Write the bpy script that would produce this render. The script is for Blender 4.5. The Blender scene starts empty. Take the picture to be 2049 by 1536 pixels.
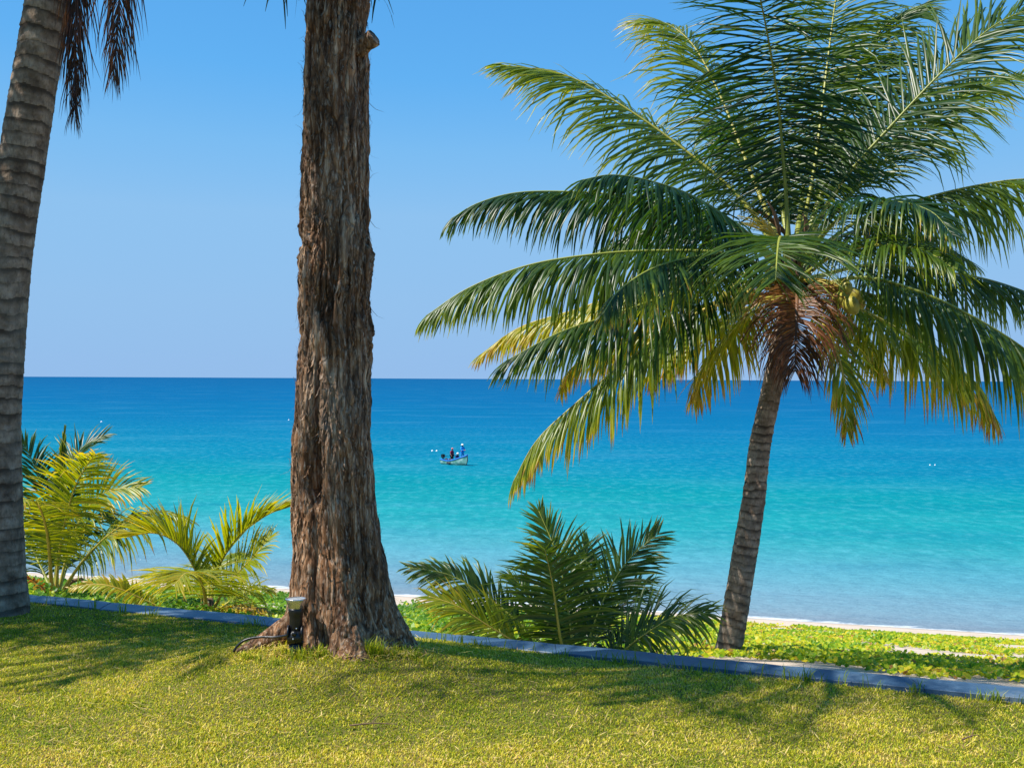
import bpy, math, random
import numpy as np
from mathutils import Vector, Matrix
random.seed(7); RNG = np.random.default_rng(7)
scene = bpy.context.scene
COL = scene.collection
PI = math.pi

# ------------------------------------------------------------------ camera
F = 2500.0                       # focal length in photo pixels (2049 wide)
CAMZ = 9.5                       # eye height above the sea
cam_d = bpy.data.cameras.new('camera'); cam = bpy.data.objects.new('camera', cam_d); COL.objects.link(cam)
cam_d.sensor_width = 36.0; cam_d.lens = 36.0*F/2049.0
cam_d.clip_start = 0.05; cam_d.clip_end = 250000
Mc = Matrix.Translation((0, 0, CAMZ)) @ Matrix.Rotation(PI/2 - 10.0/F, 4, 'X') @ Matrix.Rotation(0.0050, 4, 'Z')
cam.matrix_world = Mc
scene.camera = cam
R3 = Mc.to_3x3()
def at(px, py, d):
    """point seen at photo pixel (px,py) at depth d metres along +Y"""
    r = R3 @ Vector(((px-1024.5)/F, -(py-768.0)/F, -1.0))
    return Vector((0, 0, CAMZ)) + r*(d/r.y)

# ------------------------------------------------------------------ numpy noise
def _h(i, j, k, s):
    n = (i*374761393 + j*668265263 + k*2147483647 + s*1274126177) & 0xffffffff
    n = ((n ^ (n >> 13))*1274126177) & 0xffffffff
    n = ((n ^ (n >> 15))*2246822519) & 0xffffffff
    return ((n ^ (n >> 16)) & 0xffffff)/float(0xffffff)
def vnoise(x, y, z, s=0):
    x, y, z = np.broadcast_arrays(np.asarray(x, float), np.asarray(y, float), np.asarray(z, float))
    xi = np.floor(x).astype(np.int64); yi = np.floor(y).astype(np.int64); zi = np.floor(z).astype(np.int64)
    u = x-xi; v = y-yi; w = z-zi
    u = u*u*(3-2*u); v = v*v*(3-2*v); w = w*w*(3-2*w)
    r = 0
    for a in (0, 1):
        for b in (0, 1):
            for c in (0, 1):
                r = r + _h(xi+a, yi+b, zi+c, s)*(u if a else 1-u)*(v if b else 1-v)*(w if c else 1-w)
    return r
def fbm(x, y, z, o=4, s=0):
    r = 0; a = .5; t = 0
    for k in range(o):
        r = r + a*vnoise(x*2**k, y*2**k, z*2**k, s+k*17); t += a; a *= .5
    return r/t

# ------------------------------------------------------------------ object helpers
def tag(o, label=None, cat=None, group=None, kind=None):
    if label: o['label'] = label
    if cat: o['category'] = cat
    if group: o['group'] = group
    if kind: o['kind'] = kind
    return o
def thing(name, label, cat, loc, group=None):
    o = bpy.data.objects.new(name, None); COL.objects.link(o); o.location = loc
    o.empty_display_size = .1
    return tag(o, label, cat, group)
def wloc(o):
    v = Vector((0, 0, 0))
    while o is not None: v += o.location; o = o.parent
    return v
def mesh_np(name, V, Fs, m, parent=None, attrs=None, smooth=True):
    """V (n,3) world coordinates, Fs (k,3|4) or a list of such arrays"""
    V = np.asarray(V, dtype=np.float64).reshape(-1, 3)
    if parent is not None: V = V - np.array(wloc(parent))
    if not isinstance(Fs, list): Fs = [Fs]
    Fs = [np.asarray(f, dtype=np.int32) for f in Fs if len(f)]
    loops = np.concatenate([f.ravel() for f in Fs])
    tot = np.concatenate([np.full(len(f), f.shape[1], dtype=np.int32) for f in Fs])
    start = np.concatenate([[0], np.cumsum(tot)[:-1]]).astype(np.int32)
    me = bpy.data.meshes.new(name)
    me.vertices.add(len(V)); me.vertices.foreach_set('co', V.astype(np.float32).ravel())
    me.loops.add(len(loops)); me.loops.foreach_set('vertex_index', loops.astype(np.int32))
    me.polygons.add(len(tot)); me.polygons.foreach_set('loop_start', start)
    if attrs:
        for k, a in attrs.items():
            at_ = me.attributes.new(k, 'FLOAT', 'POINT'); at_.data.foreach_set('value', np.asarray(a, dtype=np.float32).ravel())
    me.update(calc_edges=True)
    me.validate()
    me.polygons.foreach_set('use_smooth', np.full(len(me.polygons), smooth, dtype=bool))
    if isinstance(m, (list, tuple)):
        for q in m: me.materials.append(q)
    else: me.materials.append(m)
    o = bpy.data.objects.new(name, me); COL.objects.link(o)
    if parent is not None: o.parent = parent
    return o
class MB:
    """collects quad/tri pieces into one mesh"""
    def __init__(s): s.V = []; s.Q = []; s.T = []; s.A = []; s.n = 0
    def add(s, V, Q=None, T=None, a=0.0):
        V = np.asarray(V, float).reshape(-1, 3)
        if Q is not None and len(Q): s.Q.append(np.asarray(Q)+s.n)
        if T is not None and len(T): s.T.append(np.asarray(T)+s.n)
        s.V.append(V); s.A.append(np.broadcast_to(np.asarray(a, float), (len(V),)))
        s.n += len(V); return s
    def box(s, c, d, rz=0, a=0.0):
        c = np.array(c, float); d = np.array(d, float)/2
        P = np.array([[x, y, z] for z in (-1, 1) for y in (-1, 1) for x in (-1, 1)], float)*d
        cr, sr = math.cos(rz), math.sin(rz)
        P = np.stack([P[:, 0]*cr-P[:, 1]*sr, P[:, 0]*sr+P[:, 1]*cr, P[:, 2]], 1)+c
        return s.add(P, [[0, 2, 3, 1], [4, 5, 7, 6], [0, 1, 5, 4], [2, 6, 7, 3], [0, 4, 6, 2], [1, 3, 7, 5]], a=a)
    def tube(s, pts, rad, seg=8, a=0.0, cap=True, flat=1.0):
        P = np.array([tuple(p) for p in pts], float); n = len(P)
        rad = np.broadcast_to(np.asarray(rad, float), (n,))
        T = np.gradient(P, axis=0); T /= np.linalg.norm(T, axis=1)[:, None]+1e-12
        up = np.array([0, 0, 1.0]) if abs(T[0, 2]) < .9 else np.array([1.0, 0, 0])
        V = []; 
        B = np.cross(T[0], up); B /= np.linalg.norm(B)
        th = np.linspace(0, 2*PI, seg, endpoint=False)
        for i in range(n):
            B = B-T[i]*np.dot(B, T[i]); B /= np.linalg.norm(B); N = np.cross(B, T[i])
            V.append(P[i]+rad[i]*(np.cos(th)[:, None]*B+flat*np.sin(th)[:, None]*N))
        V = np.concatenate(V)
        i, j = np.meshgrid(np.arange(n-1), np.arange(seg), indexing='ij'); i = i.ravel(); j = j.ravel(); k = (j+1) % seg
        Q = np.stack([i*seg+j, i*seg+k, (i+1)*seg+k, (i+1)*seg+j], 1)
        Tt = []
        if cap:
            V = np.concatenate([V, P[:1], P[-1:]])
            for j in range(seg):
                Tt.append([n*seg, (j+1) % seg, j]); Tt.append([n*seg+1, (n-1)*seg+j, (n-1)*seg+(j+1) % seg])
        if np.ndim(a): a = np.concatenate([np.repeat(np.asarray(a, float), seg), [a[0], a[-1]] if cap else []])
        return s.add(V, Q, Tt, a)
    def lathe(s, c, prof, seg=20, sc=(1, 1), a=0.0):
        c = Vector(c)
        return s.tube_z(c, prof, seg, sc, a)
    def tube_z(s, c, prof, seg, sc, a):
        th = np.linspace(0, 2*PI, seg, endpoint=False); V = []
        for r, z in prof:
            V.append(np.stack([c[0]+r*sc[0]*np.cos(th), c[1]+r*sc[1]*np.sin(th), np.full(seg, c[2]+z)], 1))
        n = len(prof); V = np.concatenate(V)
        i, j = np.meshgrid(np.arange(n-1), np.arange(seg), indexing='ij'); i = i.ravel(); j = j.ravel(); k = (j+1) % seg
        return s.add(V, np.stack([i*seg+j, i*seg+k, (i+1)*seg+k, (i+1)*seg+j], 1), a=a)
    def ball(s, c, r, seg=12, rings=8, ax=(1, 1, 1), a=0.0):
        pr = [(max(1e-4, math.sin(PI*k/rings))*r, -math.cos(PI*k/rings)*r*ax[2]) for k in range(rings+1)]
        return s.tube_z(Vector(c), pr, seg, (ax[0], ax[1]), a)
    def build(s, name, m, parent=None, smooth=True, attr='tone'):
        fs = []
        if s.Q: fs.append(np.concatenate(s.Q))
        if s.T: fs.append(np.concatenate(s.T))
        return mesh_np(name, np.concatenate(s.V), fs, m, parent, {attr: np.concatenate(s.A)}, smooth)

# ------------------------------------------------------------------ materials
def newmat(name):
    m = bpy.data.materials.new(name); m.use_nodes = True
    nt = m.node_tree; nt.nodes.clear()
    out = nt.nodes.new('ShaderNodeOutputMaterial')
    return m, nt, out
def nd(nt, t, **kw):
    n = nt.nodes.new(t)
    for k, v in kw.items():
        if k.startswith('i_'):
            n.inputs[k[2:].replace('_', ' ')].default_value = v
        else: setattr(n, k, v)
    return n
def ramp(nt, fac, stops, interp='LINEAR'):
    r = nt.nodes.new('ShaderNodeValToRGB'); r.color_ramp.interpolation = interp
    el = r.color_ramp.elements
    while len(el) < len(stops): el.new(.5)
    for e, (p, c) in zip(el, stops):
        e.position = p; e.color = (*c, 1) if len(c) == 3 else c
    nt.links.new(fac, r.inputs[0]); return r
def math_(nt, op, a, b=None):
    n = nt.nodes.new('ShaderNodeMath'); n.operation = op
    for i, v in enumerate((a, b)):
        if v is None: continue
        if isinstance(v, (int, float)): n.inputs[i].default_value = v
        else: nt.links.new(v, n.inputs[i])
    return n.outputs[0]
def mixc(nt, fac, a, b, mode='MIX'):
    n = nt.nodes.new('ShaderNodeMix'); n.data_type = 'RGBA'; n.blend_type = mode
    for sock, v in ((n.inputs[0], fac), (n.inputs[6], a), (n.inputs[7], b)):
        if isinstance(v, (int, float)): sock.default_value = v
        elif isinstance(v, tuple): sock.default_value = (*v, 1)
        else: nt.links.new(v, sock)
    return n.outputs[2]
def noise_tex(nt, vec, scale, detail=4, rough=.55, sc=None):
    if sc is not None:
        mp = nt.nodes.new('ShaderNodeMapping'); mp.inputs['Scale'].default_value = sc
        nt.links.new(vec, mp.inputs['Vector']); vec = mp.outputs[0]
    n = nt.nodes.new('ShaderNodeTexNoise'); n.inputs['Scale'].default_value = scale
    n.inputs['Detail'].default_value = detail; n.inputs['Roughness'].default_value = rough
    nt.links.new(vec, n.inputs['Vector']); return n.outputs['Fac']
def bump(nt, h, strength, dist, prev=None):
    b = nt.nodes.new('ShaderNodeBump'); b.inputs['Strength'].default_value = strength; b.inputs['Distance'].default_value = dist
    nt.links.new(h, b.inputs['Height'])
    if prev is not None: nt.links.new(prev, b.inputs['Normal'])
    return b.outputs[0]
def pos(nt): return nt.nodes.new('ShaderNodeNewGeometry').outputs['Position']
def principled(nt, out, color, rough=.6, spec=.3, normal=None, metal=0.0):
    p = nt.nodes.new('ShaderNodeBsdfPrincipled')
    if isinstance(color, tuple): p.inputs['Base Color'].default_value = (*color, 1)
    else: nt.links.new(color, p.inputs['Base Color'])
    if isinstance(rough, (int, float)): p.inputs['Roughness'].default_value = rough
    else: nt.links.new(rough, p.inputs['Roughness'])
    p.inputs['Specular IOR Level'].default_value = spec; p.inputs['Metallic'].default_value = metal
    if normal is not None: nt.links.new(normal, p.inputs['Normal'])
    nt.links.new(p.outputs[0], out.inputs[0]); return p
def plain(name, c, rough=.5, spec=.4, metal=0.0, var=.25, scale=30):
    m, nt, out = newmat(name)
    f = noise_tex(nt, pos(nt), scale, 4)
    r = ramp(nt, f, [(.3, tuple(v*(1-var) for v in c)), (.7, tuple(min(1, v*(1+var)) for v in c))])
    principled(nt, out, r.outputs[0], rough, spec, bump(nt, f, .15, .01), metal); return m
def leafmat(name, stops, trans=.35, rough=.38, spec=.5, tgain=(1.6, 1.5, .7)):
    m, nt, out = newmat(name)
    a = nd(nt, 'ShaderNodeAttribute', attribute_name='tone')
    v = noise_tex(nt, pos(nt), 22, 3)
    t = math_(nt, 'ADD', a.outputs['Fac'], math_(nt, 'MULTIPLY', math_(nt, 'SUBTRACT', v, .5), .16))
    r = ramp(nt, t, stops)
    p = nt.nodes.new('ShaderNodeBsdfPrincipled'); nt.links.new(r.outputs[0], p.inputs['Base Color'])
    p.inputs['Roughness'].default_value = rough; p.inputs['Specular IOR Level'].default_value = spec
    tr = nt.nodes.new('ShaderNodeBsdfTranslucent')
    nt.links.new(mixc(nt, 1.0, r.outputs[0], tgain, 'MULTIPLY'), tr.inputs[0])
    mx = nt.nodes.new('ShaderNodeMixShader'); mx.inputs[0].default_value = trans
    nt.links.new(p.outputs[0], mx.inputs[1]); nt.links.new(tr.outputs[0], mx.inputs[2]); nt.links.new(mx.outputs[0], out.inputs[0])
    return m

M = {}
PALM = [(0.0, (.004, .022, .013)), (.2, (.012, .045, .011)), (.4, (.075, .130, .006)), (.55, (.23, .26, .008)),
        (.7, (.40, .30, .02)), (.82, (.30, .15, .035)), (.92, (.20, .080, .035)), (1.0, (.060, .030, .022))]
M['frond'] = leafmat('palm_leaf', PALM, .44, .36, .42, (2.3, 2.0, .5))
M['needle'] = leafmat('needle_leaf', [(0, (.02, .04, .015)), (1, (.05, .07, .02))], .25, .5, .3)
M['grass'] = leafmat('grass_blade', [(0, (.14, .22, .012)), (.35, (.43, .44, .020)), (.6, (.70, .58, .06)), (.85, (.82, .62, .26)), (1, (.40, .22, .08))], .38, .6, .2, (1.3, 1.25, .6))
M['vine'] = leafmat('vine_leaf', [(0, (.05, .15, .006)), (.35, (.15, .30, .008)), (.65, (.42, .46, .010)), (.92, (.58, .48, .03)), (1, (.3, .16, .05))], .45, .42, .3, (1.5, 1.4, .5))
def midrib_mat():
    m, nt, out = newmat('palm_midrib')
    a = nd(nt, 'ShaderNodeAttribute', attribute_name='tone')
    r = ramp(nt, a.outputs['Fac'], [(0, (.10, .14, .025)), (.4, (.24, .26, .035)), (.7, (.45, .32, .05)), (.85, (.25, .11, .035)), (1, (.06, .028, .02))])
    principled(nt, out, r.outputs[0], .42, .4); return m
M['midrib'] = midrib_mat()
def palm_bark():
    m, nt, out = newmat('palm_bark')
    a = nd(nt, 'ShaderNodeAttribute', attribute_name='tone')
    p = pos(nt)
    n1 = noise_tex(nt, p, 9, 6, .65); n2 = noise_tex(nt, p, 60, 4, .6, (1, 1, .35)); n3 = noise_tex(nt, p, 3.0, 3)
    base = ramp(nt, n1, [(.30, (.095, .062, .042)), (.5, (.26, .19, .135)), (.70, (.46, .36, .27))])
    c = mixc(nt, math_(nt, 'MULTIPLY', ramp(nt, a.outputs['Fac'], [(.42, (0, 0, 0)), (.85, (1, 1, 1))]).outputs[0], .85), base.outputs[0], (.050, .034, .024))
    c = mixc(nt, math_(nt, 'MULTIPLY', ramp(nt, n2, [(.5, (0, 0, 0)), (.72, (1, 1, 1))]).outputs[0], .6), c, (.07, .05, .035))
    c = mixc(nt, math_(nt, 'MULTIPLY', ramp(nt, n3, [(.5, (0, 0, 0)), (.7, (1, 1, 1))]).outputs[0], .35), c, (.20, .20, .17))
    b = bump(nt, n2, .8, .012, bump(nt, n1, .7, .02))
    principled(nt, out, c, .85, .15, b); return m
M['palm_bark'] = palm_bark()
def tree_bark():
    m, nt, out = newmat('fissured_bark')
    p = pos(nt)
    n1 = noise_tex(nt, p, 30, 6, .68, (1, 1, .09)); n2 = noise_tex(nt, p, 5, 5, .6, (1, 1, .5)); n3 = noise_tex(nt, p, 90, 4, .6, (1, 1, .18))
    base = ramp(nt, n1, [(.32, (.026, .010, .005)), (.45, (.17, .078, .034)), (.56, (.37, .20, .10)), (.66, (.76, .55, .36))])
    c = mixc(nt, math_(nt, 'MULTIPLY', ramp(nt, n2, [(.45, (0, 0, 0)), (.7, (1, 1, 1))]).outputs[0], .45), base.outputs[0], (.19, .085, .032))
    c = mixc(nt, math_(nt, 'MULTIPLY', ramp(nt, n3, [(.52, (0, 0, 0)), (.66, (1, 1, 1))]).outputs[0], .6), c, (.62, .50, .38))
    n4 = noise_tex(nt, p, 7, 5, .65)
    c = mixc(nt, math_(nt, 'MULTIPLY', ramp(nt, n4, [(.58, (0, 0, 0)), (.68, (1, 1, 1))]).outputs[0], .45), c, (.055, .035, .025))
    n5 = noise_tex(nt, p, 2.6, 5, .62, (1, 1, .7))
    c = mixc(nt, math_(nt, 'MULTIPLY', ramp(nt, n5, [(.50, (0, 0, 0)), (.66, (1, 1, 1))]).outputs[0], .28), c, (.34, .28, .21))
    c = mixc(nt, math_(nt, 'MULTIPLY', ramp(nt, n5, [(.32, (1, 1, 1)), (.45, (0, 0, 0))]).outputs[0], .55), c, (.07, .04, .024))
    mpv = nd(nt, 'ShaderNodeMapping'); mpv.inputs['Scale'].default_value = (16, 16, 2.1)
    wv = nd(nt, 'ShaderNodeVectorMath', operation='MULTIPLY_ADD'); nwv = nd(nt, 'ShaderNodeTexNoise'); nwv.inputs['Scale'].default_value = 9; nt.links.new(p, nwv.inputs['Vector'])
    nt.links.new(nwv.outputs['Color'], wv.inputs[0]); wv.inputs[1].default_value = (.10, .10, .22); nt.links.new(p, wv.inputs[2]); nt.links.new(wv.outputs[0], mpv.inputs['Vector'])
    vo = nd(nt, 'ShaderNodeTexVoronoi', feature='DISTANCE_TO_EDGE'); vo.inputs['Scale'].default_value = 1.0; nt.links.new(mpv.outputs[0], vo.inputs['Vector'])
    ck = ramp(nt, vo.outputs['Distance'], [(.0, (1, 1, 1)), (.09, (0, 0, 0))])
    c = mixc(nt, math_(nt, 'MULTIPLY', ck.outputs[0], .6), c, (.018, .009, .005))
    b = bump(nt, n3, .8, .008, bump(nt, n1, 1.0, .022, bump(nt, ramp(nt, vo.outputs['Distance'], [(0, (0, 0, 0)), (.2, (1, 1, 1))]).outputs[0], .6, .02)))
    principled(nt, out, c, .8, .2, b); return m
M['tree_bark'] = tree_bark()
def lawn_mat():
    m, nt, out = newmat('lawn_thatch'); p = pos(nt)
    n1 = noise_tex(nt, p, 1.6, 5); n2 = noise_tex(nt, p, 70, 3, .7)
    c = ramp(nt, n1, [(.3, (.11, .12, .018)), (.7, (.20, .16, .05))])
    c2 = mixc(nt, n2, c.outputs[0], (.10, .08, .03))
    principled(nt, out, c2, .9, .1, bump(nt, n2, .6, .02)); return m
M['lawn'] = lawn_mat()
def sand_mat():
    m, nt, out = newmat('beach_sand'); p = pos(nt)
    n1 = noise_tex(nt, p, .8, 6, .6); n2 = noise_tex(nt, p, 14, 4, .6)
    c = ramp(nt, n1, [(.3, (.43, .335, .245)), (.7, (.54, .45, .355))])
    d = nd(nt, 'ShaderNodeVectorMath', operation='DOT_PRODUCT'); nt.links.new(p, d.inputs[0]); d.inputs[1].default_value = (.324, 1, 0)
    s = math_(nt, 'ADD', d.outputs['Value'], math_(nt, 'MULTIPLY', n1, 1.2))
    wet = ramp(nt, math_(nt, 'MULTIPLY', math_(nt, 'SUBTRACT', s, 51.9), .5), [(0, (0, 0, 0)), (.8, (1, 1, 1))])
    c2 = mixc(nt, math_(nt, 'MULTIPLY', wet.outputs[0], .75), c.outputs[0], (.27, .235, .19))
    principled(nt, out, c2, .9, .15, bump(nt, n2, .5, .05)); return m
M['sand'] = sand_mat()
def sea_mat():
    m, nt, out = newmat('sea_water'); p = pos(nt)
    sx = nd(nt, 'ShaderNodeSeparateXYZ'); nt.links.new(p, sx.inputs[0])
    s = math_(nt, 'SUBTRACT', math_(nt, 'ADD', sx.outputs[1], math_(nt, 'MULTIPLY', sx.outputs[0], .324)), 53.0)
    big = noise_tex(nt, p, .012, 4, .55, (.35, 1, 1))
    s2 = math_(nt, 'MAXIMUM', math_(nt, 'MULTIPLY', s, math_(nt, 'ADD', .72, math_(nt, 'MULTIPLY', big, .56))), 1.0)
    lg = math_(nt, 'DIVIDE', math_(nt, 'LOGARITHM', s2, 10.0), 4.0)     # 0 at 1 m, .5 at 100 m, 1 at 10 km
    c = ramp(nt, lg, [(0, (.155, .21, .25)), (.20, (.115, .225, .28)), (.30, (.062, .235, .285)), (.37, (.012, .222, .238)), (.44, (.001, .185, .208)), (.50, (.0, .14, .225)),
                      (.57, (.0, .108, .22)), (.66, (.0, .086, .205)), (.80, (.0, .072, .185)), (1, (.0, .064, .17))])
    # swell streaks: darker bands of rougher, deeper water
    st = noise_tex(nt, p, .05, 3, .6, (.10, 1, 1))
    c = mixc(nt, math_(nt, 'MULTIPLY', ramp(nt, st, [(.52, (0, 0, 0)), (.68, (1, 1, 1))]).outputs[0], .22), c.outputs[0], (.0, .10, .22))
    mw = noise_tex(nt, p, .05, 10, .74, (.6, 1, 1))  # wave slopes painted as colour: deep blue against paler sky reflection
    c = mixc(nt, ramp(nt, mw, [(.38, (.17, .17, .17)), (.5, (0, 0, 0))]).outputs[0], c, (.0, .075, .16))
    c = mixc(nt, math_(nt, 'MULTIPLY', ramp(nt, mw, [(.52, (0, 0, 0)), (.68, (1, 1, 1))]).outputs[0], .11), c, (.16, .36, .44))
    sk = noise_tex(nt, p, 1.0, 5, .72, (1.1, .55, 1))  # fine ripple lights and darks, painted into the water colour
    fd = ramp(nt, math_(nt, 'DIVIDE', s, 260.0), [(0, (.25, .25, .25)), (.08, (1, 1, 1)), (.4, (.9, .9, .9)), (1, (.25, .25, .25))])
    c = mixc(nt, math_(nt, 'MULTIPLY', fd.outputs[0], ramp(nt, sk, [(.50, (0, 0, 0)), (.70, (.27, .27, .27))]).outputs[0]), c, (.12, .36, .44))
    c = mixc(nt, math_(nt, 'MULTIPLY', fd.outputs[0], ramp(nt, sk, [(.30, (.27, .27, .27)), (.50, (0, 0, 0))]).outputs[0]), c, (.0, .09, .17))
    rip = noise_tex(nt, p, 1.5, 4, .65, (.45, 1, 1)); sw = noise_tex(nt, p, .22, 3, .55, (.25, 1, 1))
    # foam on the shoreline
    fn = noise_tex(nt, p, .9, 5, .7, (.35, 1, 1))
    e1 = math_(nt, 'SUBTRACT', math_(nt, 'ADD', math_(nt, 'MULTIPLY', fn, 2.4), -.5), s)
    fo = ramp(nt, e1, [(.25, (0, 0, 0)), (.6, (1, 1, 1))])
    c = mixc(nt, math_(nt, 'MULTIPLY', fo.outputs[0], .6), c, (.75, .76, .76))
    b = bump(nt, rip, .9, .35, bump(nt, sw, .9, .9))
    df = nd(nt, 'ShaderNodeBsdfDiffuse'); nt.links.new(c, df.inputs[0]); nt.links.new(b, df.inputs['Normal'])
    gs = nd(nt, 'ShaderNodeBsdfGlossy'); gs.inputs['Roughness'].default_value = .25; nt.links.new(b, gs.inputs['Normal'])
    mx = nd(nt, 'ShaderNodeMixShader'); mx.inputs[0].default_value = .03
    nt.links.new(df.outputs[0], mx.inputs[1]); nt.links.new(gs.outputs[0], mx.inputs[2]); nt.links.new(mx.outputs[0], out.inputs[0]); return m
M['sea'] = sea_mat()
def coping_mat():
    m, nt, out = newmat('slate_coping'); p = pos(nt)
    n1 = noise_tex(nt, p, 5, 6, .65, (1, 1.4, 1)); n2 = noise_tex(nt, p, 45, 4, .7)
    c = ramp(nt, n1, [(.3, (.024, .062, .115)), (.55, (.048, .100, .16)), (.75, (.10, .145, .19))])  # slate tones, darkened to stand in for shade from the trees
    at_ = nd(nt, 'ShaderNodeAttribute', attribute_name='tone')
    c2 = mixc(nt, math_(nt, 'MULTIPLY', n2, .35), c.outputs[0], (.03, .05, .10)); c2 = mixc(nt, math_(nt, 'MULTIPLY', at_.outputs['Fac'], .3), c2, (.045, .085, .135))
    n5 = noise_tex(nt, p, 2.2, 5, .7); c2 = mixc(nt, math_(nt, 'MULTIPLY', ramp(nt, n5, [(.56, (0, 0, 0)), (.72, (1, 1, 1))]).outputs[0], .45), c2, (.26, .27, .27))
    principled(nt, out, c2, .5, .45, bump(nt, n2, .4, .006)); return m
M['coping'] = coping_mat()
M['concrete'] = plain('wall_concrete', (.42, .39, .35), .85, .2, 0, .3, 9)
M['black'] = plain('black_metal', (.006, .006, .007), .38, .5, 0, .3, 60)
M['steel'] = plain('brushed_steel', (.62, .63, .65), .22, .6, .9, .12, 80)
M['glass'] = plain('lamp_glass', (.45, .55, .62), .08, .8, .3, .1, 40)
M['coconut'] = plain('coconut_husk', (.30, .26, .035), .5, .35, 0, .45, 14)
M['fibre'] = plain('palm_fibre', (.14, .085, .05), .9, .1, 0, .5, 40)
M['stalk'] = plain('cut_stalk', (.50, .38, .08), .5, .3, 0, .25, 20)
M['white'] = plain('white_float', (.82, .82, .82), .4, .4, 0, .05, 9)
M['twig'] = plain('dry_twig', (.16, .10, .06), .85, .1, 0, .4, 60)
M['rope'] = plain('rope_grey', (.25, .25, .24), .8, .1)

# ------------------------------------------------------------------ setting
NW = (.391, .920)                # horizontal normal of the wall towards the sea
def wall_y(X): return 7.197 - .425*X          # far (seaward) edge of the coping
TREE = at(690, 1300, 6.4); 
def lawn_z(X, Y):
    X = np.asarray(X, float); Y = np.asarray(Y, float)
    r2 = ((X-TREE.x)/.62)**2 + ((Y-TREE.y+.12)/.50)**2
    z = 7.974 + .195*np.exp(-r2/2) + .03*(fbm(X*.6, Y*.6, 0, 3, 3)-.5)
    return z - .008/(1+np.exp(-(X-1.95)*6))*np.exp(-((Y-wall_y(X))/.9)**2) + .02*np.clip((-X-1.2)/2, 0, 1)
def shore_s(X, Y): return 53.0 - .324*np.asarray(X, float) - np.asarray(Y, float)
def terr_z(X, Y):
    s = shore_s(X, Y)
    z = np.where(s < 10, .155*s, 1.55 + .1724*(s-10))
    z = np.where(s < 0, np.maximum(.10*s, -6), z)
    z = np.minimum(z, 7.45)
    return z + np.clip(s/8, 0, 1)*.22*(fbm(np.asarray(X)*.35, np.asarray(Y)*.35, 0, 3, 9)-.5)
def grid(name, xs, ys, zf, m, skew=None):
    X, Y = np.meshgrid(xs, ys); 
    if skew is not None: Y = Y + skew(X)
    Z = zf(X, Y); nx, ny = len(xs), len(ys)
    V = np.stack([X, Y, Z], -1).reshape(-1, 3)
    i, j = np.meshgrid(np.arange(ny-1), np.arange(nx-1), indexing='ij'); i = i.ravel(); j = j.ravel()
    Q = np.stack([i*nx+j, i*nx+j+1, (i+1)*nx+j+1, (i+1)*nx+j], 1)
    return mesh_np(name, V, Q, m)
WID = .22
lawn = grid('lawn', np.concatenate([np.linspace(-40, -6, 12), np.linspace(-5.8, 5.8, 190), np.linspace(6, 40, 12)]),
            np.concatenate([np.linspace(-45, -6, 14), np.linspace(-5.5, -(WID/NW[1])-.005, 130)]), lawn_z, M['lawn'], lambda X: wall_y(X))
tag(lawn, 'short dry green lawn in front of the low wall', 'lawn', kind='structure')
beach = grid('beach', np.concatenate([np.linspace(-400, -45, 20), np.linspace(-44, 44, 170), np.linspace(45, 400, 20)]),
             np.concatenate([np.linspace(.005, 20, 60), np.linspace(20.5, 60, 110), np.linspace(62, 300, 10)]), terr_z, M['sand'], lambda X: np.where(np.abs(X) < 44, wall_y(X), wall_y(np.sign(X)*44)-.324*(X-np.sign(X)*44)))
tag(beach, 'pale sand beach sloping down to the sea', 'beach', kind='structure')
sea = mesh_np('sea', [(-90000, 30, 0), (90000, 30, 0), (90000, 120000, 0), (-90000, 120000, 0)], np.array([[0, 1, 2, 3]]), M['sea'])
tag(sea, 'turquoise sea deepening to blue at the horizon', 'sea', kind='structure')

# low retaining wall with slate coping
wroot = thing('retaining_wall', 'low retaining wall with blue grey slate coping between lawn and beach', 'wall', (0, wall_y(0), 7.0))
def wall_part(name, z0, z1, o0, o1, m, x0=-24, x1=24, n=240, jit=.004):
    xs = np.linspace(x0, x1, n); V = []
    for k, X in enumerate(xs):
        j = jit*(vnoise(X*7, 3, 0)-.5)*2; j2 = jit*(vnoise(X*5, 9, 0)-.5)*2
        for off, z in ((o0, z0), (o1, z0), (o1, z1-.006), (o1-.006, z1), (o0+.006, z1), (o0, z1-.006)):
            V.append((X, wall_y(X)-off/NW[1]+j, z+(j2 if z > z1-.01 else 0)))
    Q = [[k*6+a, k*6+(a+1) % 6, (k+1)*6+(a+1) % 6, (k+1)*6+a] for k in range(n-1) for a in range(6)]
    return mesh_np(name, V, np.array(Q), m, wroot, smooth=False)
wall_part('wall_body', 5.5, 7.962, .012, WID-.012, M['concrete'])
def coping_slabs():
    mb = MB(); x = -24.0; rg = random.Random(8)
    while x < 24:
        L = rg.uniform(.56, .60); x0, x1 = x+.0014, x+L-.0014; z1 = 8.0+rg.uniform(-.0015, .0015); f = rg.uniform(-.002, .002); n = 10; V = []
        for k in range(n):
            X = x0+(x1-x0)*k/(n-1); e = .003 if k in (0, n-1) else 0
            ch = .003+.006*max(0, vnoise(X*9, 4, 0)-.5)
            for off, z in ((f, 7.963), (f+WID, 7.963), (f+WID, z1-ch), (f+WID-ch, z1-e), (f+ch, z1-e), (f, z1-ch)):
                V.append((X, wall_y(X)-off/NW[1], z))
        Q = [[k*6+a, k*6+(a+1) % 6, (k+1)*6+(a+1) % 6, (k+1)*6+a] for k in range(n-1) for a in range(6)]
        Q += [[0, 1, 2, 5], [2, 3, 4, 5], [(n-1)*6+5, (n-1)*6+2, (n-1)*6+1, (n-1)*6], [(n-1)*6+5, (n-1)*6+4, (n-1)*6+3, (n-1)*6+2]]
        mb.add(V, Q, a=rg.random()); x += L
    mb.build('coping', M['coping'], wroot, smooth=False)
coping_slabs()

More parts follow.
